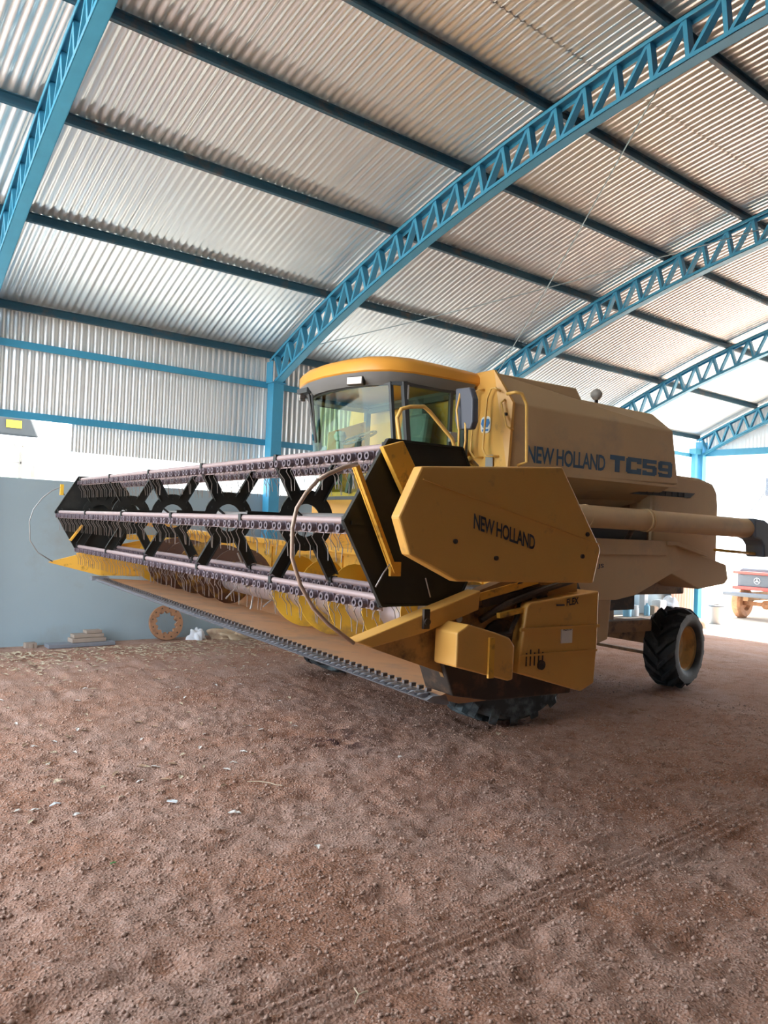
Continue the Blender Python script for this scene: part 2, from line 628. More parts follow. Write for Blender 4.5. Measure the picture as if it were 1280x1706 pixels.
def corr_wall(length, z0, z1, P=0.10):
    nseg = 6
    n = int(round(length / P)) * nseg + 1
    vs, fs = [], []
    for i in range(n):
        x = length * i / (n - 1)
        off = 0.011 * math.sin(2 * PI * x / P)
        vs += [(x, off, z0), (x, off, z1)]
    for i in range(n - 1):
        fs.append((2 * i, 2 * i + 1, 2 * i + 3, 2 * i + 2))
    b = MB()
    b.v, b.f = vs, fs
    return b


wall = link('wall_left', None)
wall['kind'] = 'structure'
MB().b2((XF, YW, -0.5), (XB, YW + 0.15, 2.33)).build('masonry', M['masonry'], wall)
up_me = corr_wall(1.1, 3.17, 4.72).mesh('wall_sheet', M['sheetb'], True)
lo_me = corr_wall(1.1, 2.76, 3.17).mesh('wall_sheet', M['sheetb'], True)
for i in range(18):
    x = XF + 0.05 + i
    if x < 15.9:
        link('wall_sheet', up_me, wall, (x, YW + 0.11 + 0.004 * (i % 2), 0))
for i in range(12):
    link('wall_sheet', lo_me, wall, (3.62 + i, YW + 0.105 - 0.004 * (i % 2), 0))

wr = link('wall_right', None)
wr['kind'] = 'structure'
MB().b2((XF, YR - 0.15, -0.5), (XB, YR, 4.75)).build('masonry', M['darkwall'], wr)
# rear gable: sheeting above the door beam
wb = link('wall_back', None)
wb['kind'] = 'structure'
b = MB()
n = 208 * 5
yy = [YR + (YW - YR) * i / n for i in range(n + 1)]
for y in yy:
    xo = XB + 0.1 + 0.011 * math.sin(2 * PI * y / 0.1)
    b.v += [(xo, y, 4.25), (xo, y, max(4.26, arch(y) + 0.1))]
for i in range(n):
    b.f.append((2 * i, 2 * i + 1, 2 * i + 3, 2 * i + 2))
b.build('gable_sheet', M['sheetb'], wb, True)
MB().b2((XB - 0.02, 2.0, -0.5), (XB + 0.13, YR, 4.25)).build('masonry', M['darkwall'], wb)  # unseen stretch added to narrow the doorway and cut light
MB().b2((XB - 0.06, -3.5, 4.16), (XB + 0.06, YW - 0.2, 4.33)).build('trim_1', M['blue'], kind='structure')

# front gable: unseen right half added to block light, left side open
YO_ = 3.0
MB().b2((XF - 0.15, YR, -0.3), (XF, YO_, 4.3)).prism([(YR, 4.3)] + [(YO_ - (YO_ - YR) * i / 12, arch(YO_ - (YO_ - YR) * i / 12) + 0.1) for i in range(12, -1, -1)] + [(YO_, 4.3)], XF - 0.15, XF, 0).build('added_wall_front', M['darkwall'], kind='structure')

# girts on the left wall
for k, z in enumerate((3.20, 4.17)):
    b = MB()
    b.b2((XF, YW - 0.01, z - 0.035), (XB, YW + 0.08, z + 0.035))
    b.b2((XF, YW - 0.022, z - 0.05), (XB, YW - 0.01, z + 0.05))
    tag(b.build('wall_girt', M['blue']), ['lower blue horizontal rail on the left wall, just above the grey wall',
                                         'upper blue horizontal rail on the left wall under the eave'][k], 'rail', 'blue rails of the left wall')

# purlins ----------------------------------------------
PY = [11.70, 10.12, 8.55, 7.16, 5.88, 4.38, 2.85, 1.30, -0.25, -1.8, -3.3, -4.8, -6.3, -7.8, -9.0]
PL = ['lowest blue-grey roof purlin running along the eave above the left wall', 'second roof purlin up from the left eave',
      'third roof purlin up from the left eave', 'fourth roof purlin up, crossing the truss above the cab', 'fifth roof purlin up, running through the top middle of the picture',
      'sixth roof purlin up, crossing the top right corner']
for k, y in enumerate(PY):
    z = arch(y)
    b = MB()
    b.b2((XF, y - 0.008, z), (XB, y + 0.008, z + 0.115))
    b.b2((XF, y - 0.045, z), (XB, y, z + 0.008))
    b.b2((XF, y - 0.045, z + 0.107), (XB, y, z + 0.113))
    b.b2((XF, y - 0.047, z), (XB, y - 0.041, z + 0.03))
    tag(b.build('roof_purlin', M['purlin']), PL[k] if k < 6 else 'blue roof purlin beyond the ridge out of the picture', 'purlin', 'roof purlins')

# trusses ----------------------------------------------
DEPTH = 0.47


def apt(y, d):
    """point at distance d below the arch top chord (perpendicular)"""
    a = math.asin((y - AY) / AR)
    r = AR - d
    return (AY + r * math.sin(a), APEX - AR + r * math.cos(a))


def chord(x0, x1, d0, d1, ylo=YR, yhi=YW, n=44):
    b = MB()
    vs, fs = [], []
    for i in range(n + 1):
        y = ylo + (yhi - ylo) * i / n
        p, q = apt(y, d0), apt(y, d1)
        vs += [(x0, *p), (x1, *p), (x1, *q), (x0, *q)]
    for i in range(n):
        a = i * 4
        for k in range(4):
            fs.append((a + k, a + (k + 1) % 4, a + 4 + (k + 1) % 4, a + 4 + k))
    fs += [(0, 1, 2, 3), (n * 4 + 3, n * 4 + 2, n * 4 + 1, n * 4)]
    return b.add(vs, fs)


TX = [2.22, 6.85, 11.35, 15.95, 20.4]
TL = ['blue lattice roof truss crossing the upper left corner', 'blue lattice roof truss rising from the wall column over the cab to the upper right',
      'blue lattice roof truss appearing behind the grain tank, second one past the cab', 'blue lattice roof truss nearest before the rear gable',
      'blue lattice truss of the rear gable above the open doorway']
TW = 0.14
for k, x in enumerate(TX):
    t = thing('roof_truss', TL[k], 'truss', (x, 0, 0) if k else (1.83, 0, 0), 0 if k else -0.04, 'blue roof trusses')
    h = TW / 2
    c = chord(-h, h, 0.0, 0.010)
    for s in (-1, 1):
        c2 = chord(s * h, s * (h - 0.008), 0.0, 0.05)
        c.add(c2.v, c2.f)
    c.build('top_chord', M['blue'], t)
    c = chord(-h, h, DEPTH - 0.008, DEPTH)
    for s in (-1, 1):
        c2 = chord(s * h, s * (h - 0.008), DEPTH - 0.05, DEPTH)
        c.add(c2.v, c2.f)
    c.build('bottom_chord', M['blue'], t)
    sp = 0.39
    y = YW - 0.12
    rest = MB()
    i = 0
    while y > YR + 0.3:
        p, q = apt(y, 0.02), apt(y, DEPTH - 0.02)
        p2 = apt(y - sp, 0.02)
        if y > 0.0:
            MB().bar((0, *p), (0, *q), 0.045, 0.10, (1, 0, 0)).build('truss_post', M['blue'], t)
            MB().bar((0, *q), (0, *p2), 0.035, 0.09, (1, 0, 0)).build('truss_diagonal', M['blue'], t)
        else:
            rest.bar((0, *p), (0, *q), 0.045, 0.10, (1, 0, 0))
            rest.bar((0, *q), (0, *p2), 0.035, 0.09, (1, 0, 0))
        y -= sp
    rest.build('truss_web', M['blue'], t)

CL = ['blue steel column by the left wall under the first truss, outside the frame', 'blue steel column standing at the grey wall behind the reel',
      'blue steel column at the left wall hidden behind the combine cab', 'blue steel column at the left wall hidden behind the grain tank',
      'blue steel corner column beside the rear doorway']
for k, x in enumerate(TX):
    t = thing('steel_column', CL[k], 'column', (x, YW - 0.13, 0))
    z0 = gz(x)
    b = MB()
    b.b2((-0.10, -0.10, z0 - 0.1), (0.10, 0.10, 4.19))
    b.build('shaft', M['blue'], t, bevel=0.006)
    MB().b2((-0.13, -0.12, 4.19), (0.13, 0.12, 4.205)).b2((-0.13, -0.10, 4.205), (-0.12, 0.10, 4.55)).b2((0.12, -0.10, 4.205), (0.13, 0.10, 4.55)).build('cap_plate', M['blue'], t)
    t = thing('steel_column', 'blue steel column of the right wall standing out of the picture', 'column', (x, YR + 0.13, 0), 0, 'right wall columns')
    MB().b2((-0.10, -0.10, z0 - 0.1), (0.10, 0.10, 4.25)).build('shaft', M['blue'], t)
# doubled post and brace beside the rear corner column
tag(MB().b2((20.05, YW - 0.16, -0.45), (20.17, YW - 0.04, 4.2)).bar((20.1, YW - 0.1, 3.3), (19.6, YW - 0.1, 2.5), 0.05, 0.05).b2((20.0, YW - 0.2, 4.2), (20.25, YW, 4.35)).build('steel_post', M['blue']),
    'slimmer blue post with a bracket beside the rear corner column', 'post')


# brace rods under the roof in the bay past the cab
def rod(p, q, label):
    b = MB()
    p, q = Vector(p), Vector(q)
    pts = [p + (q - p) * i / 8 - Vector((0, 0, 0.05 * math.sin(PI * i / 8))) for i in range(9)]
    b.tube(pts, 0.008, 5)
    tag(b.build('brace_rod', M['rod'], smooth=True), label, 'rod', 'roof brace rods')


rod((6.9, 4.45, arch(4.45) - 0.42), (11.3, 10.9, arch(10.9) - 0.25), 'thin steel brace rod slanting down from the main truss to behind the grain tank')
rod((6.9, 10.9, arch(10.9) - 0.30), (11.3, 5.6, arch(5.6) - 0.25), 'thin steel brace rod rising towards the right side of the picture')

# ---------------------------------------------------------------- outside
ob = tag(corr_wall(40, 0, 4.6, 0.12).build('outbuilding_wall', M['sheetb'], smooth=True, loc=(-12, 17.5, 0)), kind='structure')

# machine cab seen through the wall opening
t = thing('harvester_cab', 'dark grey machine cab roof with yellow sticker outside the wall opening', 'vehicle', (3.0, 13.6, 0))
b = MB()
b.prism([(-1.6, 3.08), (-1.6, 3.46), (0.46, 3.46), (0.54, 3.36), (0.66, 3.08)], 0.0, 1.7).build('cab_roof', M['plastic'], t, bevel=0.03)
MB().b2((-1.6, -0.03, 3.43), (0.45, 1.6, 3.50)).build('roof_cap', M['post'], t, bevel=0.02)
MB().prism([(-1.6, 2.92), (-1.6, 3.08), (0.66, 3.08), (0.68, 2.93)], -0.02, 1.6).build('roof_band', M['silver'], t, bevel=0.02)
MB().b2((0.15, -0.02, 3.2), (0.38, -0.004, 3.32)).build('warning_sticker', M['yellowlab'], t)
MB().b2((-1.5, 0.1, 1.4), (0.42, 0.12, 2.92)).build('side_glass', M['glass'], t)
b = MB()
for x in (-1.5, 0.0, 0.42):
    b.b2((x - 0.02, 0.06, 1.4), (x + 0.02, 0.14, 2.95))
b.b2((-1.5, 0.06, 2.64), (0.42, 0.1, 2.67)).b2((-1.5, 0.02, 0.9), (0.5, 1.5, 1.45))
b.build('cab_frame', M['shaft'], t)
MB().tube([(0.3, -0.02, 2.95), (0.42, -0.1, 2.8), (0.55, -0.14, 2.65), (0.56, -0.14, 2.42)], 0.04, 8).build('mirror_arm', M['shaft'], t, True)
MB().lathe([(0.0, -0.3), (0.5, -0.3), (0.75, -0.15), (0.75, 0.15), (0.5, 0.3), (0, 0.3)], (-1.0, 0.5, 0.72), 1, 24).lathe([(0.0, -0.3), (0.5, -0.3), (0.7, -0.15), (0.7, 0.15), (0.5, 0.3), (0, 0.3)], (0.3, 0.5, 0.68), 1, 24).build('wheel', M['tyre'], t, 40)

# things outside beyond the column
tag(MB().tube([(7.85, 12.6, 0), (7.85, 12.6, 3.3)], 0.06, 8).build('timber_post', M['post'], smooth=True), 'tan wooden post outside the wall right of the blue column', 'post')

# truck outside the rear doorway
t = thing('truck', 'red and grey truck front with star badge parked outside the rear doorway', 'truck', (23.0, 11.05, -0.42))
MB().prism([(-0.62, 0.92), (0.75, 0.92), (0.75, 1.40), (0.6, 1.52), (-0.5, 1.52), (-0.62, 1.4)], 0.0, 1.3, 0).build('hood', M['truckg'], t, bevel=0.03)
b = MB().b2((-0.03, -0.55, 0.99), (0.0, 0.66, 1.32))
for i in range(5):
    b.b2((-0.045, -0.52, 1.02 + i * 0.062), (-0.03, 0.63, 1.035 + i * 0.062))
b.build('grille', M['truckg'], t)
MB().b2((-0.08, -0.85, 1.34), (0.10, 0.85, 1.42)).build('red_band', M['red'], t, bevel=0.015)
MB().b2((-0.10, -0.85, 0.88), (0.10, 0.85, 0.98)).build('red_band', M['red'], t, bevel=0.015)
MB().b2((-0.28, -0.95, 0.68), (-0.05, 1.05, 0.80)).build('bumper', M['truckg'], t, bevel=0.03)
b = MB()
for a in (90, 210, 330):
    a = math.radians(a)
    n1 = (0.018 * math.cos(a + PI / 2), 0.018 * math.sin(a + PI / 2))
    b.prism([(0.13 - 0 + n1[0], 1.16 + n1[1]), (0.13 + 0.085 * math.cos(a), 1.16 + 0.085 * math.sin(a)), (0.13 - n1[0], 1.16 - n1[1])], -0.06, -0.05, 0)
b.tube([(-0.055, 0.13 + 0.09 * math.cos(i * PI / 8), 1.16 + 0.09 * math.sin(i * PI / 8)) for i in range(16)], 0.006, 5, closed=True)
b.build('star_badge', M['silver'], t)
MB().prism([(0.9, 0.9), (0.9, 1.6), (1.15, 2.6), (2.6, 2.65), (2.6, 0.9)], -1.0, 1.0, 1).build('cab_body', M['pvc'], t, bevel=0.04)  # white put in so the body fades into the doorway glare
MB().b2((0.0, -0.55, 0.55), (5.0, -0.4, 0.8)).b2((0.0, 0.4, 0.55), (5.0, 0.55, 0.8)).build('chassis', M['brown'], t)
for sy in (-0.85, 0.85):
    wh = MB().lathe([(0.0, -0.02), (0.2, -0.05), (0.25, -0.14), (0.42, -0.14), (0.48, -0.08), (0.48, 0.08), (0.42, 0.14), (0, 0.14)], (0.55, sy, 0.47), 1, 28)
    wh.build('wheel', M['rust'], t, 40)
MB().bar((0.55, -0.8, 0.45), (0.55, 0.8, 0.45), 0.1, 0.12).lathe([(0, -0.14), (0.14, -0.08), (0.14, 0.08), (0, 0.14)], (0.55, 0.1, 0.45), 0, 14).build('axle', M['rust'], t)
MB().tube([(0.95, -0.95, 2.45), (0.4, -0.25, 2.6)], 0.02, 6).tube([(0.95, 0.9, 3.2), (0.4, 0.1, 3.9)], 0.02, 6).build('mirror_arm', M['truckg'], t)
MB().b2((0.3, -0.25, 3.65), (0.45, 0.15, 4.2)).build('mirror', M['truckg'], t, bevel=0.03)

# ---------------------------------------------------------------- combine harvester
K = thing('combine_harvester', 'large yellow combine harvester with black reel header standing on the dirt floor', 'harvester', (6.02, 6.81, 0), -0.07507)  # most part coordinates back-projected offline from image pixels onto guessed planes
Y, YO, YD = M['yellow'], M['yellow_old'], M['yellow_dusty_haze']


def both(b, vs, fs):
    b.add(vs, fs)
    b.add([(p[0], -p[1], p[2]) for p in vs], fs)


# grain tank
gt = MB()
L8 = [(-.08, 1.5, 2.45), (-.04, 1.5, 3.13), (-.12, 1.3, 3.45), (1.05, 1.3, 3.45), (1.13, 1.31, 3.335), (2.36, 1.3, 3.32), (2.49, 1.5, 3.11), (2.62, 1.5, 2.50)]
vs = [(u, -v, w_) for u, v, w_ in L8] + L8
gt.add(vs, [(0, 1, 6, 7), (1, 2, 3, 4, 5, 6), (8, 15, 14, 9), (9, 14, 13, 12, 11, 10), (0, 8, 9, 1), (1, 9, 10, 2), (2, 10, 11, 3), (3, 11, 12, 4), (4, 12, 13, 5), (5, 13, 14, 6), (6, 14, 15, 7), (0, 7, 15, 8)])
tank = gt.build('grain_tank', YD, K, bevel=0.015)
# tank front sheet, yellow without the haze tone, slightly proud of the tank shell
MB().add([(-.10, -1.52, 2.43), (-.06, -1.52, 3.13), (-.14, -1.32, 3.47), (-.14, 1.32, 3.47), (-.06, 1.52, 3.13), (-.10, 1.52, 2.43),
          (-.13, -1.52, 2.43), (-.09, -1.52, 3.13), (-.17, -1.32, 3.47), (-.17, 1.32, 3.47), (-.09, 1.52, 3.13), (-.13, 1.52, 2.43)],
         [(0, 1, 2, 3, 4, 5), (11, 10, 9, 8, 7, 6), (0, 6, 7, 1), (1, 7, 8, 2), (2, 8, 9, 3), (3, 9, 10, 4), (4, 10, 11, 5), (5, 11, 6, 0)]).build('front_sheet', Y, tank)
# hopper slopes under the tank
hp = MB()
L = [(-.05, 1.49, 2.50), (2.60, 1.49, 2.50), (2.55, 1.1, 2.30), (2.10, 1.05, 2.20), (0.2, 1.05, 2.20)]
n = 5
hp.add([(u, -v, w_) for u, v, w_ in L] + L, [(0, 1, 2, 3, 4), (9, 8, 7, 6, 5), (0, 5, 6, 1), (1, 6, 7, 2), (2, 7, 8, 3), (3, 8, 9, 4), (4, 9, 5, 0)])
hp.build('hopper', YD, K, bevel=0.02)
MB().b2((0.35, -1.505, 2.455), (2.62, -1.47, 2.485)).build('tank_lip', YD, K)
lettering('NEW HOLLAND', (0.15, -1.5, 2.56), (1.17, 0, -0.005), (0, 0, 0.175), (0, -1, 0), M['inkb'], tank, off=0.022, spacing=0.92, depth=0.004)
# extended block letters of the model number, drawn in a 1 x 1 cell each
BLK = {'T': [(0, .72, 1, 1), (.34, 0, .66, .74)],
       'C': [(.10, .74, 1, 1), (0, .08, .30, .92), (.10, 0, 1, .26), (.72, .20, 1, .36), (.72, .64, 1, .80)],
       '5': [(0, .76, .98, 1), (0, .48, .28, .80), (0, .42, .90, .64), (.72, .08, 1, .56), (0, 0, .90, .22), (0, .20, .28, .30)],
       '9': [(.08, .78, .92, 1), (0, .46, .28, .92), (.08, .38, .80, .58), (.72, .08, 1, .92), (.06, 0, .92, .22), (0, .16, .28, .27)]}
for ch, x0, x1 in (('T', 1.40, 1.64), ('C', 1.67, 1.93), ('5', 1.955, 2.205), ('9', 2.235, 2.49)):
    b = MB()
    for q in BLK[ch]:
        u0, u1 = x0 + q[0] * (x1 - x0), x0 + q[2] * (x1 - x0)
        z0, z1 = 2.563 + q[1] * .182, 2.563 + q[3] * .182
        b.b2((u0, -1.5045, z0), (u1, -1.499, z1))
    b.build('lettering', M['inkb'], tank)
MB().tube([(-.15, -1.5, 3.21), (-.15, -1.62, 3.21), (-.07, -1.62, 3.21), (0.0, -1.62, 3.11), (0.03, -1.62, 2.55), (0.03, -1.5, 2.52)], 0.017, 8).build('tank_handrail', M['rail'], tank, True)
MB().lathe([(0, 0.0), (0.05, 0.0), (0.045, 0.02), (0.02, 0.03), (0.02, 0.09)], (1.55, -1.15, 3.335), 2, 14).build('beacon_base', M['dark'], tank, True)
b = MB()
b.lathe([(0.0, -0.07), (0.04, -0.055), (0.066, -0.02), (0.066, 0.02), (0.04, 0.055), (0, 0.07)], (1.55, -1.15, 3.46), 2, 16)
b.build('beacon_globe', M['globe'], tank, True)
# rails, decals on the tank front
MB().tube([(-.17, -1.18, 3.28), (-.23, -1.17, 3.28), (-.23, -1.12, 3.27), (-.23, -1.07, 2.66), (-.23, -1.13, 2.60), (-.13, -1.16, 2.60)], 0.011, 6).build('service_rail', M['rail'], tank, True)
MB().tube([(-.17, -1.43, 3.24), (-.22, -1.40, 3.27), (-.22, -1.34, 3.27), (-.22, -1.29, 3.18), (-.22, -1.25, 2.68), (-.22, -1.30, 2.60), (-.13, -1.40, 2.60)], 0.011, 6).build('service_rail', M['rail'], tank, True)
MB().tube([(-.13, -1.45, 3.16), (-.20, -1.47, 3.12), (-.20, -1.56, 2.88), (-.13, -1.58, 2.85)], 0.011, 6).build('service_rail', M['rail'], tank, True)
b = MB()
b.prism([(-1.20 + 0.075 * math.copysign(abs(math.cos(a)) ** .6, math.cos(a)), 2.93 + 0.085 * math.copysign(abs(math.sin(a)) ** .6, math.sin(a))) for a in [i * PI / 10 for i in range(20)]], -.150, -.144, 0)
b.build('logo_plate', M['white'], tank)
b = MB()
for sx in (-1, 1):      # two facing leaves with a rib between and a word bar beneath
    b.prism([(-1.20 + sx * 0.008, 2.905), (-1.20 + sx * 0.03, 2.90), (-1.20 + sx * 0.062, 2.94), (-1.20 + sx * 0.05, 2.985), (-1.20 + sx * 0.02, 2.99), (-1.20 + sx * 0.008, 2.96)], -.156, -.150, 0)
b.b2((-.156, -1.245, 2.865), (-.150, -1.155, 2.885))
b.build('leaf_logo', M['logo'], tank)
MB().b2((-.152, -1.33, 2.50), (-.148, -1.22, 2.62)).build('information_plate', M['shaft'], tank)
MB().b2((-.13, -1.60 + .12, 3.0), (-.118, -1.43, 3.03)).build('latch', M['dark'], tank)

# main body, engine hood, straw hood
MB().b2((-.1, -0.95, 1.15), (3.6, 0.95, 2.45)).build('threshing_body', M['brown'], K, bevel=0.02)
MB().prism([(2.45, 1.75), (2.45, 2.60), (2.75, 2.64), (3.38, 2.63), (3.66, 2.58), (3.76, 2.47), (3.79, 2.3), (3.79, 1.55), (3.0, 1.6)], -1.28, 1.28).build('engine_hood', YD, K, bevel=0.04)
b = MB()
b.prism([(2.05, 2.36), (2.3, 2.42), (3.25, 2.43), (3.15, 2.37)], -1.30, -1.2)
for i in range(7):
    b.b2((2.3 + i * .12, -1.31, 2.37), (2.31 + i * .12, -1.28, 2.42))
b.build('air_intake', M['plastic'], K)
MB().prism([(2.45, 1.75), (2.6, 1.80), (3.48, 1.61), (3.71, 1.56), (3.76, 1.38), (3.69, 1.32), (3.16, 1.26), (2.58, 1.45)], -1.46, 1.46).build('straw_hood', YD, K, bevel=0.012)
sp_ = MB()
PAN = [(.55, 1.82), (2.4, 1.83), (2.60, 1.81), (2.75, 1.5), (2.58, 1.46), (1.92, 1.21), (1.58, 1.16), (.55, 1.17)]
side_r = sp_.prism(PAN, -1.50, -1.46).build('side_panel', YD, K, bevel=0.006)
MB().prism(PAN, 1.46, 1.50).build('side_panel', YD, K)
MB().b2((.55, -1.53, 1.66), (2.4, -1.50, 1.83)).build('panel_flange', YD, side_r, bevel=0.006)
MB().prism([(2.40, 1.83), (2.60, 1.83), (3.18, 1.70), (3.16, 1.66), (2.58, 1.78), (2.40, 1.78)], -1.54, -1.47).build('panel_flange', YD, side_r, bevel=0.006)
lettering('JS', (1.255, -1.5, 1.50), (0.10, 0, 0.0), (0, 0, 0.055), (0, -1, 0), M['ink'], side_r, off=0.03, depth=0.004)
MB().prism([(.6, .70), (.6, 1.2), (1.60, 1.2), (1.56, .72), (1.40, .68)], -1.42, -1.30).build('lower_panel', YD, K, bevel=0.01)
MB().b2((.7, -1.40, .64), (1.35, -1.1, .70)).build('lower_step', M['dark'], K)
MB().b2((1.6, -1.3, 1.02), (2.15, -.9, 1.2)).build('lower_frame', M['dark'], K)
for v in (-1.125, 1.125):
    MB().b2((1.0, v - .075, .74), (2.62, v + .075, .88)).build('chassis_rail', M['brown'], K, bevel=0.01)
MB().prism([(0.0, 1.95), (0.0, 1.80), (2.4, 1.80), (2.4, 1.95)], -1.25, -.95).build('gap_shade_box', M['plastic'], K)  # dark box added for the shade between auger tube and panel
MB().b2((-.35, -.9, .55), (.35, .9, 1.2)).tube([(0, -1.3, .85), (0, 1.3, .85)], .12, 12).build('front_axle', M['dark'], K, bevel=0.02)
MB().b2((3.12, -.9, .50), (3.31, .9, .68)).b2((3.12, -.95, .36), (3.18, .95, .40)).b2((3.14, -.08, .6), (3.3, .08, 1.4)).build('rear_axle', M['brown'], K, bevel=0.01)

# unloading auger
ua = MB().tube([(-.05, -1.62, 2.06), (0.0, -1.62, 2.06), (1.9, -1.60, 2.05), (3.95, -1.56, 2.03)], [.118, .118, .118, .122], 24).build('unloading_auger', YD, K, 40)
for u in (.9, 1.88, 1.93):
    MB().tube([(u, -1.60, 2.05), (u + .022, -1.60, 2.05)], .130, 24).build('pipe_clamp', YD, ua, 40)
MB().prism([(3.92, 2.155), (4.17, 2.14), (4.30, 2.09), (4.34, 1.98), (4.37, 1.68), (4.17, 1.67), (4.15, 1.82), (4.08, 1.88), (3.95, 1.91)], -1.69, -1.43).build('spout', M['truckg'], ua, bevel=0.025)
MB().tube([(3.3, -1.56, 1.745), (4.17, -1.56, 1.71)], .018, 8).build('spout_rod', YO, ua, True)
MB().tube([(-.05, -1.62, 2.06), (-.15, -1.55, 2.0), (-.18, -1.3, 1.8), (-.15, -1.1, 1.6)], .118, 16).build('elbow', YD, ua, True)
MB().tube([(1.7, -1.60, 1.96), (1.75, -1.50, 1.86), (1.95, -1.3, 1.82)], .03, 6).build('pipe_cradle', M['dark'], ua, True)


# wheels
def tyre(R, W, rim, nl, lug):
    """lathe body with two rows of chevron lugs, axle along y"""
    b = MB()
    h = W / 2
    b.lathe([(rim, -h * .80), (rim + .03, -h * .92), (rim + (R - rim) * .35, -h), (R * .90 - .02, -h * .97), (R - .07, -h * .80), (R - .06, -h * .4), (R - .055, 0),
             (R - .06, h * .4), (R - .07, h * .80), (R * .90 - .02, h * .97), (rim + (R - rim) * .35, h), (rim + .03, h * .92), (rim, h * .80)], (0, 0, 0), 1, 48)
    for i in range(nl):
        for s in (-1, 1):
            a0 = 2 * PI * (i + (0.5 if s > 0 else 0)) / nl
            sw = 2 * PI / nl * 1.15
            st = []
            for k in range(4):
                f = k / 3
                a = a0 + sw * (1 - f)          # inner end leads
                y = s * h * (-.06 + 1.04 * f)
                ro = R if f < .9 else R - .06
                ri = R - .08 - (.05 if f > .9 else 0)
                dw = lug * (.5 + .15 * f) / R
                st.append([(ro * math.cos(a - dw), y, ro * math.sin(a - dw)), (ro * math.cos(a + dw), y, ro * math.sin(a + dw)),
                           (ri * math.cos(a + dw * 1.3), y, ri * math.sin(a + dw * 1.3)), (ri * math.cos(a - dw * 1.3), y, ri * math.sin(a - dw * 1.3))])
            vs = [p for q in st for p in q]
            fs = [(0, 1, 2, 3), (15, 14, 13, 12)]
            for k in range(3):
                for j in range(4):
                    fs.append((k * 4 + j, k * 4 + (j + 1) % 4, k * 4 + 4 + (j + 1) % 4, k * 4 + 4 + j))
            b.add(vs, fs)
    return b


def rim_mb(r, h):
    b = MB()
    b.lathe([(r + .02, -h), (r + .02, -h * .93), (r - .02, -h * .85), (r - .04, -h * .3), (r * .75, -h * .15), (r * .3, -h * .2), (r * .28, -h * .45), (0.0, -h * .45)], (0, 0, 0), 1, 32)
    b.lathe([(r + .02, h), (r + .02, h * .93), (r - .02, h * .85), (r - .04, h * .2), (0, h * .2)], (0, 0, 0), 1, 32)
    return b


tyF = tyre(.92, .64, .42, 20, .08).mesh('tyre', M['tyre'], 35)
rmF = rim_mb(.42, .26).mesh('front_wheel', M['rim'], 35)
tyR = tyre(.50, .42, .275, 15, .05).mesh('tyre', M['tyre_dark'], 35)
rmR = rim_mb(.275, .17).mesh('rear_wheel', M['rim'], 35)
bolt = MB()
for nm, me_r, me_t, u, v, z, ang in (('front_wheel', rmF, tyF, -.06, -1.45, .915, .1), ('front_wheel', rmF, tyF, -.06, 1.45, .915, .3),
                                     ('rear_wheel', rmR, tyR, 3.27, -1.06, .50, .2), ('rear_wheel', rmR, tyR, 3.27, 1.06, .50, .5)):
    o = link(nm, me_r, K, (u, v, z))
    o.rotation_euler = (0, ang, (PI if v > 0 else 0) + (.20 if 'rear' in nm else 0))
    link('tyre', me_t, o)
    if 'rear' in nm:
        continue
    hb = MB()
    for i in range(8):
        a = 2 * PI * i / 8
        r_ = .12 if 'rear' in nm else .2
        hb.lathe([(0, -.09), (.012, -.09), (.012, -.04), (0, -.04)], (r_ * math.cos(a), 0, r_ * math.sin(a)), 1, 6)
    hb.build('wheel_bolts', M['dark'], o)

# cab ---------------------------------------------------------------------------
cab = MB().b2((-1.0, -1.0, 1.85), (-.2, .80, 2.2)).b2((-1.02, -1.0, 2.15), (-.2, .8, 2.22)).build('cab', Y, K, bevel=0.02)
# window plan outline (u, v) at sill and head
SILL = [(-.30, -1.0), (-.45, -1.0), (-.90, -1.0), (-1.02, -.93), (-1.12, -.72), (-1.18, -.40), (-1.19, -.08), (-1.15, .28), (-1.06, .58), (-.86, .78), (-.30, .80)]
HEAD = [(-.30, -1.0), (-.45, -1.0), (-1.04, -1.0), (-1.15, -.93), (-1.25, -.72), (-1.31, -.40), (-1.32, -.08), (-1.28, .28), (-1.18, .62), (-.95, .85), (-.30, .86)]
ZS, ZH = 2.14, 3.25


def pane(i0, i1, name, m, z0=ZS, z1=ZH):
    b = MB()
    vs, fs = [], []
    n = i1 - i0 + 1
    f0 = (z0 - ZS) / (ZH - ZS)
    f1 = (z1 - ZS) / (ZH - ZS)
    for k in range(i0, i1 + 1):
        s, h_ = Vector(SILL[k]), Vector(HEAD[k])
        p, q = s.lerp(h_, f0), s.lerp(h_, f1)
        vs += [(p.x, p.y, z0), (q.x, q.y, z1)]
    c = Vector((-.6, -.1))
    inner = []
    for v_ in vs:
        d = (c - Vector(v_[:2])).normalized() * .006
        inner.append((v_[0] + d.x, v_[1] + d.y, v_[2]))
    m2 = len(vs)
    vs += inner
    for k in range(n - 1):
        fs.append((2 * k, 2 * k + 1, 2 * k + 3, 2 * k + 2))
        fs.append((m2 + 2 * k, m2 + 2 * k + 2, m2 + 2 * k + 3, m2 + 2 * k + 1))
        fs.append((2 * k + 1, m2 + 2 * k + 1, m2 + 2 * k + 3, 2 * k + 3))
        fs.append((2 * k, 2 * k + 2, m2 + 2 * k + 2, m2 + 2 * k))
    e = 2 * (n - 1)
    fs += [(0, m2, m2 + 1, 1), (e, e + 1, m2 + e + 1, m2 + e)]
    b.add(vs, fs)
    return b.build(name, m, cab, 50)


pane(3, 9, 'windshield', M['glass'])
pane(1, 2, 'door_glass', M['glassd'], 2.2, 3.24)
pane(0, 1, 'rear_side_glass', M['glassd'], 2.2, 3.24)
pane(9, 10, 'left_side_glass', M['glass'], 2.2, 3.24)
b = MB()


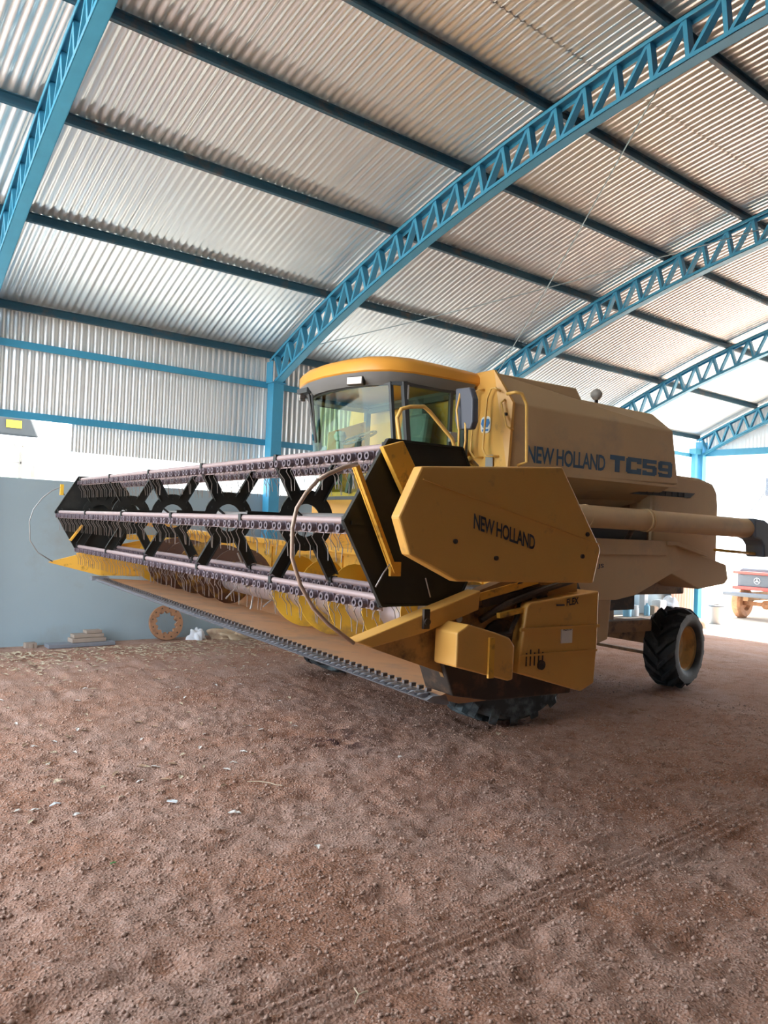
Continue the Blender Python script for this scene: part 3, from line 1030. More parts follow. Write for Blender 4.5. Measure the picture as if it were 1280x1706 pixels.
def pillar(i, w_=.035, s=1.0):
    a, c = SILL[i], HEAD[i]
    b.bar((a[0], a[1] * s, ZS - .02), (c[0], c[1] * s, ZH + .02), w_, w_, (0, 1, 0))


for i in (1, 3, 9):
    pillar(i)
pillar(2, .05)
b.bar((-.26, -1.0, ZS), (-.26, -1.0, ZH + .04), .06, .06, (0, 1, 0))
b.bar((-.26, .83, ZS), (-.26, .83, ZH + .04), .06, .06, (0, 1, 0))
for z in (ZS, ZH):
    LS = SILL if z == ZS else HEAD
    for k in range(len(LS) - 1):
        b.bar((*LS[k], z), (*LS[k + 1], z), .03, .035)
b.bar((-.26, -1.0, ZH), (-.26, .86, ZH), .05, .06)
b.build('window_frame', M['plastic'], cab)
MB().b2((-.47, -1.04, 2.74), (-.38, -1.0, 2.84)).b2((-.99, -1.03, 3.1), (-1.01, -1.01, 3.24)).build('door_latch', M['shaft'], cab, bevel=.005)
# roof
OUT = [(-.14, -1.10), (-.60, -1.11), (-1.0, -1.10), (-1.22, -1.02), (-1.38, -.84), (-1.47, -.55), (-1.51, -.20), (-1.48, .15), (-1.38, .50), (-1.22, .78), (-.95, .93), (-.60, .95), (-.14, .95)]
rf = MB()
CEN = Vector((-.65, -.08))
lay = [(.97, 3.335), (1.0, 3.36), (1.0, 3.44), (.97, 3.48), (.86, 3.52), (.55, 3.55), (.2, 3.56)]
vs, fs = [], []
n = len(OUT)
for s, z in lay:
    for p in OUT:
        q = CEN + (Vector(p) - CEN) * s
        u = q.x if p[0] < -.2 else -.14
        # eaves droop slightly towards the back on the right side
        vs.append((u, q.y, z - (.03 * max(0, (u + .9)) if z > 3.4 else 0)))
for i in range(len(lay) - 1):
    for k in range(n):
        fs.append((i * n + k, i * n + (k + 1) % n, (i + 1) * n + (k + 1) % n, (i + 1) * n + k))
fs += [tuple(range(n)), tuple(range((len(lay) - 1) * n, len(lay) * n))]
rf.add(vs, fs)
rf.build('cab_roof', M['orange'], cab, 45)
vs, fs = [], []
lay2 = [(.985, 3.345), (.95, 3.29), (.88, 3.235), (.80, 3.26)]
vz = MB()
for s, z in lay2:
    for p in OUT:
        q = CEN + (Vector(p) - CEN) * s
        vs.append((q.x if p[0] < -.2 else -.2, q.y, z))
for i in range(len(lay2) - 1):
    for k in range(n):
        fs.append((i * n + k, i * n + (k + 1) % n, (i + 1) * n + (k + 1) % n, (i + 1) * n + k))
fs += [tuple(range(n))]
vz.add(vs, fs)
vz.build('roof_visor', M['grey'], cab, 45)
for u, v, a in ((-1.385, -.68, .45), (-1.30, .56, -.50)):
    R_ = Matrix.Rotation(a, 3, 'Z')
    l = MB().box((u, v, 3.270), (.06, .19, .085), R_).build('work_lamp', M['dark'], cab, bevel=.01)
    # lens is the last level: joined into the visor's lamp as a bright front
    MB().box((u - .034 * math.cos(a), v - .034 * math.sin(a), 3.270), (.012, .17, .07), R_).build('lamp_lens', M['lens'], cab, bevel=.005)
MB().bar((-1.37, .30, 3.28), (-1.22, .36, 2.75), .02, .03).bar((-1.38, .22, 3.28), (-1.22, .36, 2.75), .015, .02).b2((-1.45, .2, 3.26), (-1.33, .42, 3.31)).build('wiper', M['plastic'], cab)
# interior
MB().b2((-.72, -.50, 2.45), (-.30, -.02, 2.58)).box((-.34, -.26, 2.82), (.13, .46, .56), Matrix.Rotation(.14, 3, 'Y')).box((-.31, -.26, 3.14), (.09, .26, .14)).b2((-.65, -.40, 2.2), (-.35, -.12, 2.46)).build('driver_seat', M['seat'], cab, bevel=.04)
b = MB()
ax_ = Vector((-.94, -.08, 2.80))
rt = Matrix.Rotation(-.45, 3, 'Y')
b.tube([ax_ + rt @ Vector((.19 * math.cos(i * PI / 10), .19 * math.sin(i * PI / 10), 0)) for i in range(20)], .013, 6, closed=True)
for a in (0, 2.1, 4.2):
    b.bar(ax_, ax_ + rt @ Vector((.19 * math.cos(a), .19 * math.sin(a), 0)), .02, .012)
b.bar(ax_, (-1.06, -.08, 2.2), .05, .05)
b.build('steering_wheel', M['plastic'], cab, 40)
MB().lathe([(0, -.06), (.05, -.05), (.07, 0), (.05, .05), (0, .06)], (-1.0, .22, 2.83), 2, 12).bar((-1.0, .22, 2.8), (-1.0, .22, 2.3), .06, .06).build('instrument_pod', M['seat'], cab, 40)
MB().b2((-.62, -.72, 2.2), (-.35, -.56, 2.6)).tube([(-.55, -.64, 2.6), (-.58, -.62, 2.74)], .015, 6).build('side_console', M['plastic'], cab, bevel=.02)
MB().b2((-.30, -.95, 2.2), (-.27, .78, 2.72)).build('cab_rear_panel', Y, cab)
MB().prism([(-.86, 2.2), (-.30, 2.2), (-.30, 3.12), (-.80, 2.94)], .80, .815).build('cab_side_panel', Y, cab)
# mirror with arms
MB().prism([(-1.30, 3.22), (-1.50, 3.21), (-1.555, 3.10), (-1.565, 2.88), (-1.53, 2.81), (-1.34, 2.82), (-1.30, 2.92)], -.64, -.56, 0).build('mirror', M['mirror'], cab, bevel=.015)
MB().tube([(-.62, -1.36, 3.2), (-.68, -1.38, 3.0), (-.66, -1.40, 2.8), (-.62, -1.36, 2.45)], .011, 6).tube([(-.60, -1.40, 2.96), (-.64, -1.47, 2.85), (-.64, -1.48, 2.70), (-.62, -1.40, 2.45)], .011, 6).build('mirror_arm', M['rail'], cab, True)
# platform and front rail
MB().b2((-1.45, -1.75, 2.06), (-.2, -1.05, 2.12)).b2((-1.45, -1.76, 2.0), (-.2, -1.72, 2.14)).build('platform', M['dark'], K, bevel=.005)
MB().tube([(-1.52, -1.72, 2.10), (-1.56, -1.72, 2.56), (-1.61, -1.72, 2.79), (-1.57, -1.72, 2.87), (-1.48, -1.72, 2.90), (-1.33, -1.72, 2.92), (-1.26, -1.72, 2.88), (-1.0, -1.72, 2.67), (-.93, -1.72, 2.52), (-.92, -1.72, 2.10)], .018, 8).build('platform_handrail', M['rail'], K, True)
MB().tube([(-.8, -1.6, 2.42), (-.70, -1.62, 2.52), (-.62, -1.62, 2.46), (-.60, -1.6, 2.3)], .03, 8).build('hose', M['flight'], K, True)

# feeder house
MB().prism([(-1.5, .98), (-1.5, 1.55), (-.2, 1.95), (-.2, 1.2)], -.72, .72).build('feeder_house', YO, K, bevel=.01)

# ------------------------------------------------------------------ header
VH = 3.53
RC = (-2.67, 1.88)
HW = lambda v: .018 * v          # header floor tilts slightly up towards its far end


def sheared(b):
    b.v = [(x, y, z + HW(y)) for x, y, z in b.v]
    return b


back = sheared(MB().prism([(-1.50, .97), (-1.44, .97), (-1.44, 1.62), (-1.50, 1.66), (-1.60, 1.66), (-1.60, 1.61), (-1.50, 1.60)], -3.6, 3.6)).build('header_back_sheet', YO, K, bevel=.004)
for v in (-2.75, -1.55, -.75, .75, 1.6, 2.7):
    sheared(MB().b2((-1.515, v - .02, .99), (-1.50, v + .02, 1.58))).build('stiffener', YO, back)
sheared(MB().b2((-1.50, -3.6, 1.0), (-1.38, 3.6, 1.12))).build('header_beam', M['brown'], K)
# floor pan, front lip
pan = sheared(MB().prism([(-2.58, .935), (-2.50, .955), (-2.10, .935), (-1.8, .925), (-1.5, .99), (-1.5, .95), (-1.8, .885), (-2.4, .885)], -3.6, 3.6)).build('header_floor', M['pan'], K)
sheared(MB().prism([(-2.64, .925), (-2.60, .945), (-2.50, .945), (-2.47, .89), (-2.50, .885), (-2.62, .912)], -3.6, 3.6)).build('cutter_bar', M['edge'], K)
g_me = MB().add([(-.085, 0, 0), (0, -.016, .014), (0, .016, .014), (0, -.016, -.012), (0, .016, -.012), (-.045, -.014, .014), (-.045, .014, .014), (-.045, -.014, -.012), (-.045, .014, -.012)],
                [(0, 5, 6), (0, 8, 7), (0, 7, 5), (0, 6, 8), (5, 1, 2, 6), (7, 8, 4, 3), (5, 7, 3, 1), (6, 2, 4, 8), (1, 3, 4, 2)]).mesh('knife_guard', M['edge'])
kn = sheared(MB().b2((-2.635, -3.55, .945), (-2.58, 3.6, .955))).build('knife', M['knife'], K)
for i in range(93):
    v = -3.55 + i * .0765
    link('knife_guard', g_me, kn, (-2.605, v, .945 + HW(v)))
ks_me = MB().prism([(-.02, -.03), (-.065, -.008), (-.065, .008), (-.02, .03)], .013, .017, 2).mesh('knife_section', M['knife'])
kb_me = MB().b2((.015, -.012, .012), (.05, .012, .033)).mesh('knife_clip', M['knife'])
for i in range(93):
    v = -3.52 + i * .0765
    link('knife_section', ks_me, kn, (-2.605, v, .945 + HW(v)))
    link('knife_clip', kb_me, kn, (-2.605, v, .945 + HW(v)))

# header auger
AU, AW, AR_ = -1.92, 1.25, .315
aug = sheared(MB().tube([(AU, -3.55, AW), (AU, 3.55, AW)], .165, 28)).build('header_auger', M['worn'], K, 40)
PITCHV = .50


def flight(v0, v1, hand, name='auger_flight'):
    b = MB()
    n = max(8, int(abs(v1 - v0) / PITCHV * 28))
    vs, fs = [], []
    for i in range(n + 1):
        v = v0 + (v1 - v0) * i / n
        a = hand * 2 * PI * (v - v0) / PITCHV
        for r, dv in ((.16, -.004), (AR_, -.004), (AR_, .004), (.16, .004)):
            vs.append((AU + r * math.cos(a), v + dv, AW + r * math.sin(a) + HW(v)))
    for i in range(n):
        for k in range(4):
            fs.append((i * 4 + k, i * 4 + (k + 1) % 4, (i + 1) * 4 + (k + 1) % 4, (i + 1) * 4 + k))
    fs += [(0, 1, 2, 3), (n * 4 + 3, n * 4 + 2, n * 4 + 1, n * 4)]
    b.add(vs, fs)
    return b


v = -3.5
while v < -.75:
    flight(v, v + PITCHV, -1).build('auger_flight', M['flight'], aug, 40)
    v += PITCHV
v = 3.5
while v > .75:
    flight(v, v - PITCHV, 1).build('auger_flight', M['flight'] if v > 3.2 else M['flightd'], aug, 40)
    v -= PITCHV
for i in range(14):
    v = -.62 + i * .095
    a = i * 1.9
    sheared(MB().tube([(AU + .15 * math.cos(a), v, AW + .15 * math.sin(a)), (AU + .30 * math.cos(a), v, AW + .30 * math.sin(a))], .009, 6)).build('auger_finger', M['tine'], aug)

# far end sheet with divider
es = MB().prism([(-2.70, 1.09), (-2.91, 1.35), (-2.03, 1.55), (-1.44, 1.72), (-1.44, 1.05), (-2.21, 1.05)], 3.60, 3.63).build('end_sheet', YO, K)
MB().add([(-3.26, 3.62, 1.23), (-2.60, 3.55, 1.06), (-2.60, 3.55, 1.42), (-2.60, 3.78, 1.06), (-2.60, 3.76, 1.40), (-1.9, 3.58, 1.06), (-1.9, 3.58, 1.50), (-1.9, 3.66, 1.06), (-1.9, 3.66, 1.48)],
         [(0, 1, 2), (0, 4, 3), (0, 2, 4), (0, 3, 1), (1, 5, 6, 2), (3, 4, 8, 7), (2, 6, 8, 4), (1, 3, 7, 5), (5, 7, 8, 6)]).build('crop_divider', YO, K, bevel=.004)
MB().b2((-2.72, 3.5, 1.00), (-2.5, 3.62, 1.05)).build('divider_shoe', M['edge'], K)
MB().tube([(-3.09, 3.6, 2.10), (-3.15, 3.6, 2.20), (-3.25, 3.6, 2.15), (-3.36, 3.6, 2.05), (-3.46, 3.6, 1.90), (-3.50, 3.6, 1.75), (-3.48, 3.6, 1.5), (-3.38, 3.6, 1.35), (-3.2, 3.6, 1.24)], .007, 6).build('divider_rod', M['rodg'], K, True)
MB().b2((-3.15, 3.58, 2.10), (-3.11, 3.62, 2.24)).build('rod_holder', M['flight'], K)

# near end: flanged arm, recessed sheet, drive covers
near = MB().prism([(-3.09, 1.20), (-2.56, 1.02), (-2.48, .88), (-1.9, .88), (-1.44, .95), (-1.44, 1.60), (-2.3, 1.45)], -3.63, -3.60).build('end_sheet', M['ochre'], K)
MB().prism([(-1.9, 1.62), (-2.32, 1.50), (-2.33, 1.40), (-1.9, 1.54)], -3.66, -3.58).build('end_flange_rear', M['brown'], K)  # darker brown puts the shade between shield and covers into the flange
MB().prism([(-3.19, 1.235), (-2.33, 1.50), (-2.34, 1.385), (-2.74, 1.265), (-3.09, 1.20)], -3.68, -3.56).build('end_flange', Y, K, bevel=.006)
MB().b2((-2.76, -3.70, 1.29), (-2.72, -3.68, 1.40)).lathe([(0, -.01), (.02, -.01), (.02, .03), (0, .03)], (-2.74, -3.70, 1.33), 1, 10).build('latch', M['dark'], near)
MB().lathe([(0, -.004), (.022, -.004), (.022, .004), (0, .004)], (-2.45, -3.635, 1.33), 1, 10).lathe([(0, -.004), (.022, -.004), (.022, .004), (0, .004)], (-2.36, -3.635, 1.27), 1, 10).build('sheet_hole_plug', M['lens'], near)
MB().prism([(-2.65, 1.285), (-2.57, 1.33), (-2.36, 1.275), (-2.25, 1.24), (-2.21, 1.19), (-2.215, .995), (-2.25, .99), (-2.65, 1.095)], -3.86, -3.66).build('gearbox_cover', Y, K, bevel=.01)
MB().b2((-2.42, -3.875, 1.02), (-2.38, -3.86, 1.25)).build('cover_strap', YO, K)
cov = MB().prism([(-2.02, 1.27), (-2.0, 1.40), (-1.97, 1.425), (-1.35, 1.49), (-1.35, 1.16), (-1.37, .89), (-1.49, .845), (-2.06, 1.0)], -3.74, -3.38).build('drive_cover', Y, K, bevel=.01)
MB().b2((-2.06, -3.755, 1.255), (-1.35, -3.74, 1.275)).b2((-2.06, -3.75, 1.10), (-1.36, -3.742, 1.112)).build('cover_seam', Y, cov)
MB().b2((-1.70, -3.748, 1.165), (-1.60, -3.741, 1.275)).build('warning_label', M['white'], cov)
lettering('ALERTA', (-1.69, -3.748, 1.245), (.08, 0, 0), (0, 0, .02), (0, -1, 0), M['ink'], cov, off=.03, depth=.002)
lettering('FLEX', (-1.66, -3.741, 1.40), (.11, 0, .012), (0, 0, .045), (0, -1, 0), M['ink'], cov, off=.03, depth=.004)
MB().b2((-1.75, -3.747, 1.402), (-1.68, -3.741, 1.412)).build('stripe', M['ink'], cov)
b = MB()
for i in range(5):
    b.b2((-2.00 + i * .035, -3.746, 1.04), (-1.993 + i * .035, -3.741, 1.12 + .02 * (i % 2)))
b.lathe([(0, -.01), (.03, -.01), (.03, .01), (0, .01)], (-1.87, -3.745, 1.04), 1, 12)
b.build('paint_scrape', M['dark'], cov)
# dark machinery between shield and covers
dm = MB()
dm.b2((-2.2, -3.5, 1.0), (-1.5, -3.3, 1.5))
dm.tube([(-2.3, -3.65, 1.32), (-2.1, -3.68, 1.42), (-1.8, -3.68, 1.5), (-1.5, -3.66, 1.56)], .022, 8)
dm.tube([(-2.35, -3.66, 1.22), (-2.1, -3.70, 1.24), (-2.05, -3.70, 1.33), (-1.9, -3.6, 1.5)], .016, 8)
dm.tube([(-2.2, -3.62, 1.45), (-2.0, -3.65, 1.55), (-1.6, -3.6, 1.58)], .03, 8)
dm.lathe([(.03, -.03), (.17, -.03), (.17, .03), (.03, .03)], (-2.12, -3.62, 1.15), 1, 20)
dm.lathe([(.03, -.03), (.12, -.03), (.12, .03), (.03, .03)], (-1.85, -3.62, 1.42), 1, 20)
dm.bar((-2.12, -3.6, 1.33), (-1.85, -3.6, 1.55), .02, .04)
dm.bar((-2.3, -3.64, 1.42), (-1.75, -3.64, 1.50), .05, .05)
dm.build('header_drive', M['dark'], K, 40)
MB().bar((-2.33, -3.66, 1.46), (-1.85, -3.66, 1.56), .03, .045).bar((-2.2, -3.7, 1.35), (-2.0, -3.7, 1.38), .03, .03).build('drive_bracket', YO, K)
MB().prism([(-2.58, 1.08), (-2.2, 1.02), (-1.5, .92), (-1.5, .82), (-2.2, .83), (-2.50, .885)], -3.66, -3.40).build('lower_skid', M['dark'], K, bevel=.01)
# the big lettered shield
SH = [(-2.91, 2.19), (-1.82, 2.27), (-1.44, 1.77), (-1.50, 1.55), (-2.63, 1.565), (-2.97, 1.71), (-3.05, 1.91)]
sh = MB().prism(SH, -3.82, -3.74).build('reel_drive_shield', Y, K, bevel=.012)
MB().bar((-2.9, -3.822, 2.12), (-1.46, -3.822, 1.80), .012, .004, (0, 0, 1)).build('shield_crease', Y, sh)
lettering('NEW HOLLAND', (-2.53, -3.82, 1.865), (.49, 0, -.115), (0, 0, .088), (0, -1, 0), M['ink'], sh, off=.02, spacing=.92, depth=.004)
for u, w_ in ((-1.62, 1.72), (-2.35, 1.70), (-2.66, 1.79), (-1.58, 1.86)):
    MB().lathe([(0, -.01), (.014, -.01), (.014, .005), (0, .005)], (u, -3.822, w_), 1, 8).build('shield_bolt', M['dark'], sh)

# reel --------------------------------------------------------------------------
HEX = [(RC[0] + .50 * math.cos(math.radians(a)), RC[1] + .50 * math.sin(math.radians(a))) for a in (180, 120, 60, 0, 300, 240)]


def hexpts(R):
    return [(RC[0] + R * math.cos(math.radians(a)), RC[1] + R * math.sin(math.radians(a))) for a in (0, 60, 120, 180, 240, 300)]


MB().tube([(RC[0], -3.5, RC[1]), (RC[0], 3.5, RC[1])], .055, 16).build('reel_shaft', M['shaft'], K, True)
for s in (-1, 1):
    o = MB().prism(hexpts(.545), s * VH - .006, s * VH + .006).build('reel_end_plate', M['black'], K)
    b = MB()
    hp_ = hexpts(.545)
    for k in range(6):
        p, q = hp_[k], hp_[(k + 1) % 6]
        b.bar((p[0], s * VH, p[1]), (q[0], s * VH, q[1]), .012, .03, (0, 1, 0))
    b.bar((RC[0] - .5, s * (VH + .01), RC[1] - .01), (RC[0] + .1, s * (VH + .01), RC[1] - .01), .02, .02)
    b.build('plate_rim', M['black'], o)
spv = [-2.12, -.71, .71, 2.12, 3.46]
arm = MB().add([(.18, -.006, -.05), (.18, -.006, .05), (.47, -.006, .042), (.47, -.006, -.042), (.18, .006, -.05), (.18, .006, .05), (.47, .006, .042), (.47, .006, -.042)],
               [(0, 1, 2, 3), (4, 7, 6, 5), (0, 4, 5, 1), (1, 5, 6, 2), (2, 6, 7, 3), (3, 7, 4, 0)])
arm.b2((.19, -.03, .042), (.48, .006, .048)).b2((.19, -.03, -.048), (.48, .006, -.042))
arm_me = arm.mesh('spider_arm', M['black'])
ring = MB()
vs, fs = [], []
for k in range(32):
    a = 2 * PI * k / 32
    for r, y in ((.12, -.008), (.225, -.008), (.225, .008), (.12, .008)):
        vs.append((r * math.cos(a), y, r * math.sin(a)))
for k in range(32):
    for j in range(4):
        fs.append((k * 4 + j, k * 4 + (j + 1) % 4, ((k + 1) % 32) * 4 + (j + 1) % 4, ((k + 1) % 32) * 4 + j))
ring.add(vs, fs)
for k in range(6):
    a = PI / 3 * k + PI / 6
    ring.lathe([(0, -.016), (.012, -.016), (.012, .016), (0, .016)], (.175 * math.cos(a), 0, .175 * math.sin(a)), 1, 6)
for a in (.4, 2.5, 4.6):
    ring.bar((.05 * math.cos(a), 0, .05 * math.sin(a)), (.13 * math.cos(a), 0, .13 * math.sin(a)), .012, .04, (0, 1, 0))
ring_me = ring.mesh('reel_spider', M['black'])
for v in spv:
    o = link('reel_spider', ring_me, K, (RC[0], v, RC[1]))
    for k in range(6):
        a_ = link('spider_arm', arm_me, o)
        a_.rotation_euler = (0, -k * PI / 3, 0)
# tine bars
bb_me = MB().b2((-.028, -.02, -.05), (.028, .02, .026)).mesh('bar_bearing', M['black'])
clip = MB()
clip.b2((-.012, -.030, -.052), (.014, .030, -.012))
N8 = 8
vs, fs = [], []
for k in range(N8):
    a = 2 * PI * k / N8
    for r, x in ((.013, -.045), (.026, -.045), (.026, -.010), (.013, -.010)):
        vs.append((x, r * math.cos(a), -.045 + r * math.sin(a)))
for k in range(N8):
    k2 = (k + 1) % N8
    for j in (0, 1, 3):
        fs.append((k * 4 + j, k * 4 + (j + 1) % 4, k2 * 4 + (j + 1) % 4, k2 * 4 + j))
clip.add(vs, fs)
clip_me = clip.mesh('tine_clip', M['clip'])
tn = MB().tube([(-.012, 0, -.06), (-.030, 0, -.10), (.006, 0, -.155), (.012, .004, -.235)], .0032, 3, cap=False)
tine_me = tn.mesh('tine', M['tine'])
SP = .0975
NT = 72
rest_t, rest_c = MB(), MB()
for k, (u, w_) in enumerate(HEX):
    bar = MB().tube([(u, -3.51, w_), (u, 3.51, w_)], .021, 10)
    bar.b2((u + .004, -3.5, w_ - .075), (u + .012, 3.5, w_ - .015))
    o = bar.build('reel_bar', M['bar'], K, 40)
    jr = random.Random(k)
    for i in range(NT):
        v = -3.46 + i * SP
        dv = .012 if i % 2 else -.012
        if i < 50:
            c = link('tine_clip', clip_me, o, (u, v + dv, w_))
            t_ = link('tine', tine_me, o, (u, v + dv, w_))
            t_.rotation_euler = (jr.uniform(-.10, .10), jr.uniform(-.14, .10), 0)
        else:
            rest_c.add([(p[0] + u, p[1] + v + dv, p[2] + w_) for p in clip.v], clip.f)
            rest_t.add([(p[0] + u, p[1] + v + dv, p[2] + w_) for p in tn.v], tn.f)
    for v in spv + [-3.5]:
        link('bar_bearing', bb_me, o, (u, v, w_))
rest_c.build('tine_clip', M['clip'], K, kind='stuff')
rest_t.build('tine', M['tine'], K, kind='stuff')
# near plate fittings
MB().prism([(-3.02, 2.30), (-2.88, 2.345), (-2.62, 1.95), (-2.66, 1.82), (-2.80, 1.95)], -3.60, -3.56).build('reel_arm', YO, K, bevel=.004)
MB().bar((-3.185, -3.585, 2.18), (-2.90, -3.585, 1.60), .045, .012, (0, 1, 0)).bar((-3.20, -3.60, 2.175), (-2.915, -3.60, 1.60), .008, .035, (0, 1, 0)).b2((-2.94, -3.61, 1.58), (-2.87, -3.59, 1.66)).build('reel_brace', YO, K)
MB().tube([(-2.93, -3.6, 1.66), (-2.98, -3.6, 1.60), (-3.03, -3.6, 1.52)], .005, 5).tube([(-2.70, -3.62, 1.57), (-2.66, -3.62, 1.46)], .004, 5).build('lock_wire', M['tine'], K, True)
MB().tube([(-3.21, -3.64, 2.185), (-3.30, -3.65, 2.16), (-3.39, -3.65, 2.12), (-3.45, -3.65, 2.085)], .012, 8).tube([(-3.45, -3.65, 2.085), (-3.52, -3.65, 2.01), (-3.57, -3.65, 1.93), (-3.59, -3.65, 1.83), (-3.585, -3.65, 1.68), (-3.53, -3.65, 1.54), (-3.45, -3.65, 1.42), (-3.35, -3.65, 1.33), (-3.19, -3.65, 1.225)], .011, 8).build('divider_rod', M['cable'], K, True, label='bent rod looping ahead of the near end of the reel')
MB().bar((-3.02, 3.50, 1.52), (-2.88, 3.50, 1.72), .02, .09, (0, 1, 0)).build('reel_brace', YO, K)
MB().b2((-2.3, 3.45, 1.55), (-1.5, 3.5, 1.62)).bar((-2.6, 3.58, 1.88), (-1.5, 3.58, 1.70), .05, .08).build('reel_arm', YO, K)

# ---------------------------------------------------------------- things along the wall
t = thing('ring_gear', 'rusty toothed iron ring leaning against the grey wall', 'ring', (5.06, 11.45, 0))
b = MB()
RO, RI = .265, .175
n = 48
vs, fs = [], []
for k in range(n):
    a = 2 * PI * k / n
    ri = RI if (k % 4) < 2 else RI - .028
    for r, y in ((ri, -.03), (RO, -.03), (RO, .03), (ri, .03)):
        vs.append((r * math.cos(a), y, r * math.sin(a)))
for k in range(n):
    for j in range(4):
        fs.append((k * 4 + j, k * 4 + (j + 1) % 4, ((k + 1) % n) * 4 + (j + 1) % 4, ((k + 1) % n) * 4 + j))
b.add(vs, fs)
g = b.build('toothed_ring', M['rust'], t, bevel=.004)
g.location = (0, .06, .265)
g.rotation_euler = (-.25, 0, 0)
hole = MB().lathe([(0, -.036), (.012, -.036), (.012, -.03), (0, -.03)], (0, 0, 0), 1, 6).mesh('bolt_hole', M['dark'])
for k in range(12):
    a = 2 * PI * (k + .5) / 12
    link('bolt_hole', hole, g, (.225 * math.cos(a), 0, .225 * math.sin(a)))

zz = 0.0
for k, (x0, x1, y0, h_, lab) in enumerate(((3.30, 4.22, 11.30, .055, 'pale grey board lying lowest in the small stack by the grey wall'), (3.62, 4.10, 11.33, .06, 'thick brown board in the middle of the stack by the grey wall'),
                                           (3.66, 4.08, 11.36, .05, 'second board from the top of the stack by the grey wall'), (3.84, 4.06, 11.38, .045, 'short board on top of the stack by the grey wall'))):
    tag(MB().box(((x0 + x1) / 2, y0 + .12, zz + h_ / 2 + .005), (x1 - x0, .22 - .02 * k, h_ - .004), Matrix.Rotation(.03 * (k % 2), 3, 'Z')).build('wooden_board', M['wood'] if k else M['edge'], bevel=.004), lab, 'board', 'boards by the grey wall')
    zz += h_
tag(MB().b2((3.05, 11.50, -.005), (3.20, 11.62, .07)).b2((3.10, 11.49, .0), (3.15, 11.50, .06)).build('brick_block', M['wood'], bevel=.008), 'small brown block lying left of the boards by the wall', 'block')


def blob(c, d, seed, m, name, rough=.18, sub=3):
    import bmesh
    bm = bmesh.new()
    bmesh.ops.create_icosphere(bm, subdivisions=sub, radius=1)
    r = random.Random(seed)
    ph = [r.uniform(0, 6) for _ in range(6)]
    for v in bm.verts:
        p = v.co
        k = 1 + rough * (math.sin(3 * p.x + ph[0]) * math.cos(4 * p.y + ph[1]) + .6 * math.sin(7 * p.x + 5 * p.z + ph[2]) + .4 * math.sin(11 * p.y + 9 * p.x + ph[3]))
        v.co = Vector((p.x * d[0] * k, p.y * d[1] * k, max(-.02, p.z * d[2] * k)))
    me = bpy.data.meshes.new(name)
    bm.to_mesh(me)
    bm.free()
    me.materials.append(m)
    me.shade_smooth()
    return link(name, me, None, c)


tag(blob((5.54, 11.42, .0), (.11, .10, .15), 3, M['cloth'], 'crumpled_cloth', .38, 4), 'crumpled white cloth on the ground right of the rusty ring', 'cloth')
tag(blob((6.22, 11.28, .0), (.42, .24, .19), 5, M['tarp'], 'straw_heap', .30, 5), 'low heap of straw-coloured husks against the grey wall', 'heap')
tag(blob((7.30, 11.20, .0), (.15, .12, .06), 8, M['cloth'], 'crumpled_bag', .35), 'small white crumpled bag at the right end of the straw heap', 'bag')

# store corner by the rear column
g17 = gz(17.8)
t = thing('store_shelf', 'low pale shelf holding cans at the rear left wall', 'shelf', (17.7, 11.25, g17))
MB().b2((-1.6, -.3, .30), (1.25, .3, .355)).build('board', M['wood'], t)
for x in (-1.5, 1.1):
    MB().b2((x - .04, -.25, -.02), (x + .04, .25, .30)).build('leg', M['wood'], t)


def can(x, y, z, r, h, m, name, label, neck=True):
    b = MB()
    pr = [(0, 0), (r, 0), (r, h * .72), (r * .9, h * .78)]
    if neck:
        pr += [(r * .35, h * .88), (r * .35, h), (0, h)]
    else:
        pr += [(r * .9, h), (0, h)]
    b.lathe(pr, (x, y, z), 2, 14)
    tag(b.build(name, m, smooth=40), label, name.split('_')[-1], 'containers at the rear wall')


zs = g17 + .36
can(17.35, 11.15, zs, .07, .30, M['bluep'], 'plastic_bottle', 'pale blue plastic bottle standing on the shelf by the rear wall')
can(16.9, 11.2, zs, .10, .26, M['pvc'], 'paint_can', 'white can on the shelf left of the blue bottle', False)
can(16.6, 11.2, zs, .10, .24, M['bluep'], 'paint_can', 'blue can on the shelf, furthest left', False)
tag(MB().b2((17.60, 11.1, zs), (17.78, 11.3, zs + .20)).b2((17.62, 11.12, zs + .2), (17.76, 11.28, zs + .22)).build('carton', M['card'], bevel=.01), 'brown carton on the shelf right of the blue bottle', 'box')
tag(MB().b2((17.62, 11.40, zs), (17.78, 11.55, zs + .75)).b2((17.60, 11.38, zs + .75), (17.80, 11.57, zs + .78)).build('tall_carton', M['pvc'], bevel=.01), 'tall white carton standing at the back of the shelf', 'box')
tag(MB().b2((17.85, 11.1, zs), (18.12, 11.35, zs + .34)).b2((17.86, 11.11, zs + .34), (18.11, 11.34, zs + .36)).build('jerry_can', M['pvc'], bevel=.03), 'white square jerry can on the shelf behind the rear wheel', 'can')
tag(blob((18.55, 11.25, zs + .012), (.27, .22, .42), 12, M['cloth'], 'white_sack', .15), 'bulging white sack on the shelf behind the rear wheel', 'sack')
tag(blob((19.35, 11.0, gz(19.3)), (.25, .2, .30), 14, M['card'], 'grey_bundle', .25), 'grey bundle on the ground right of the white sack', 'bundle')
b = MB()
vs, fs = [], []
for i in range(41):
    y_ = .03 * math.sin(i * 1.3)
    vs += [(19.0 + i * .028, 11.5 + y_, -.4), (19.0 + i * .028, 11.5 + y_, .95)]
for i in range(40):
    fs.append((2 * i, 2 * i + 1, 2 * i + 3, 2 * i + 2))
tag(b.add(vs, fs).build('curtain', M['pink'], smooth=True), 'pinkish hanging cloth on the rear left wall behind the rear wheel', 'curtain')
t = thing('waste_bin', 'grey bin standing in the rear doorway beside the corner column', 'bin', (20.95, 11.32, -.42))
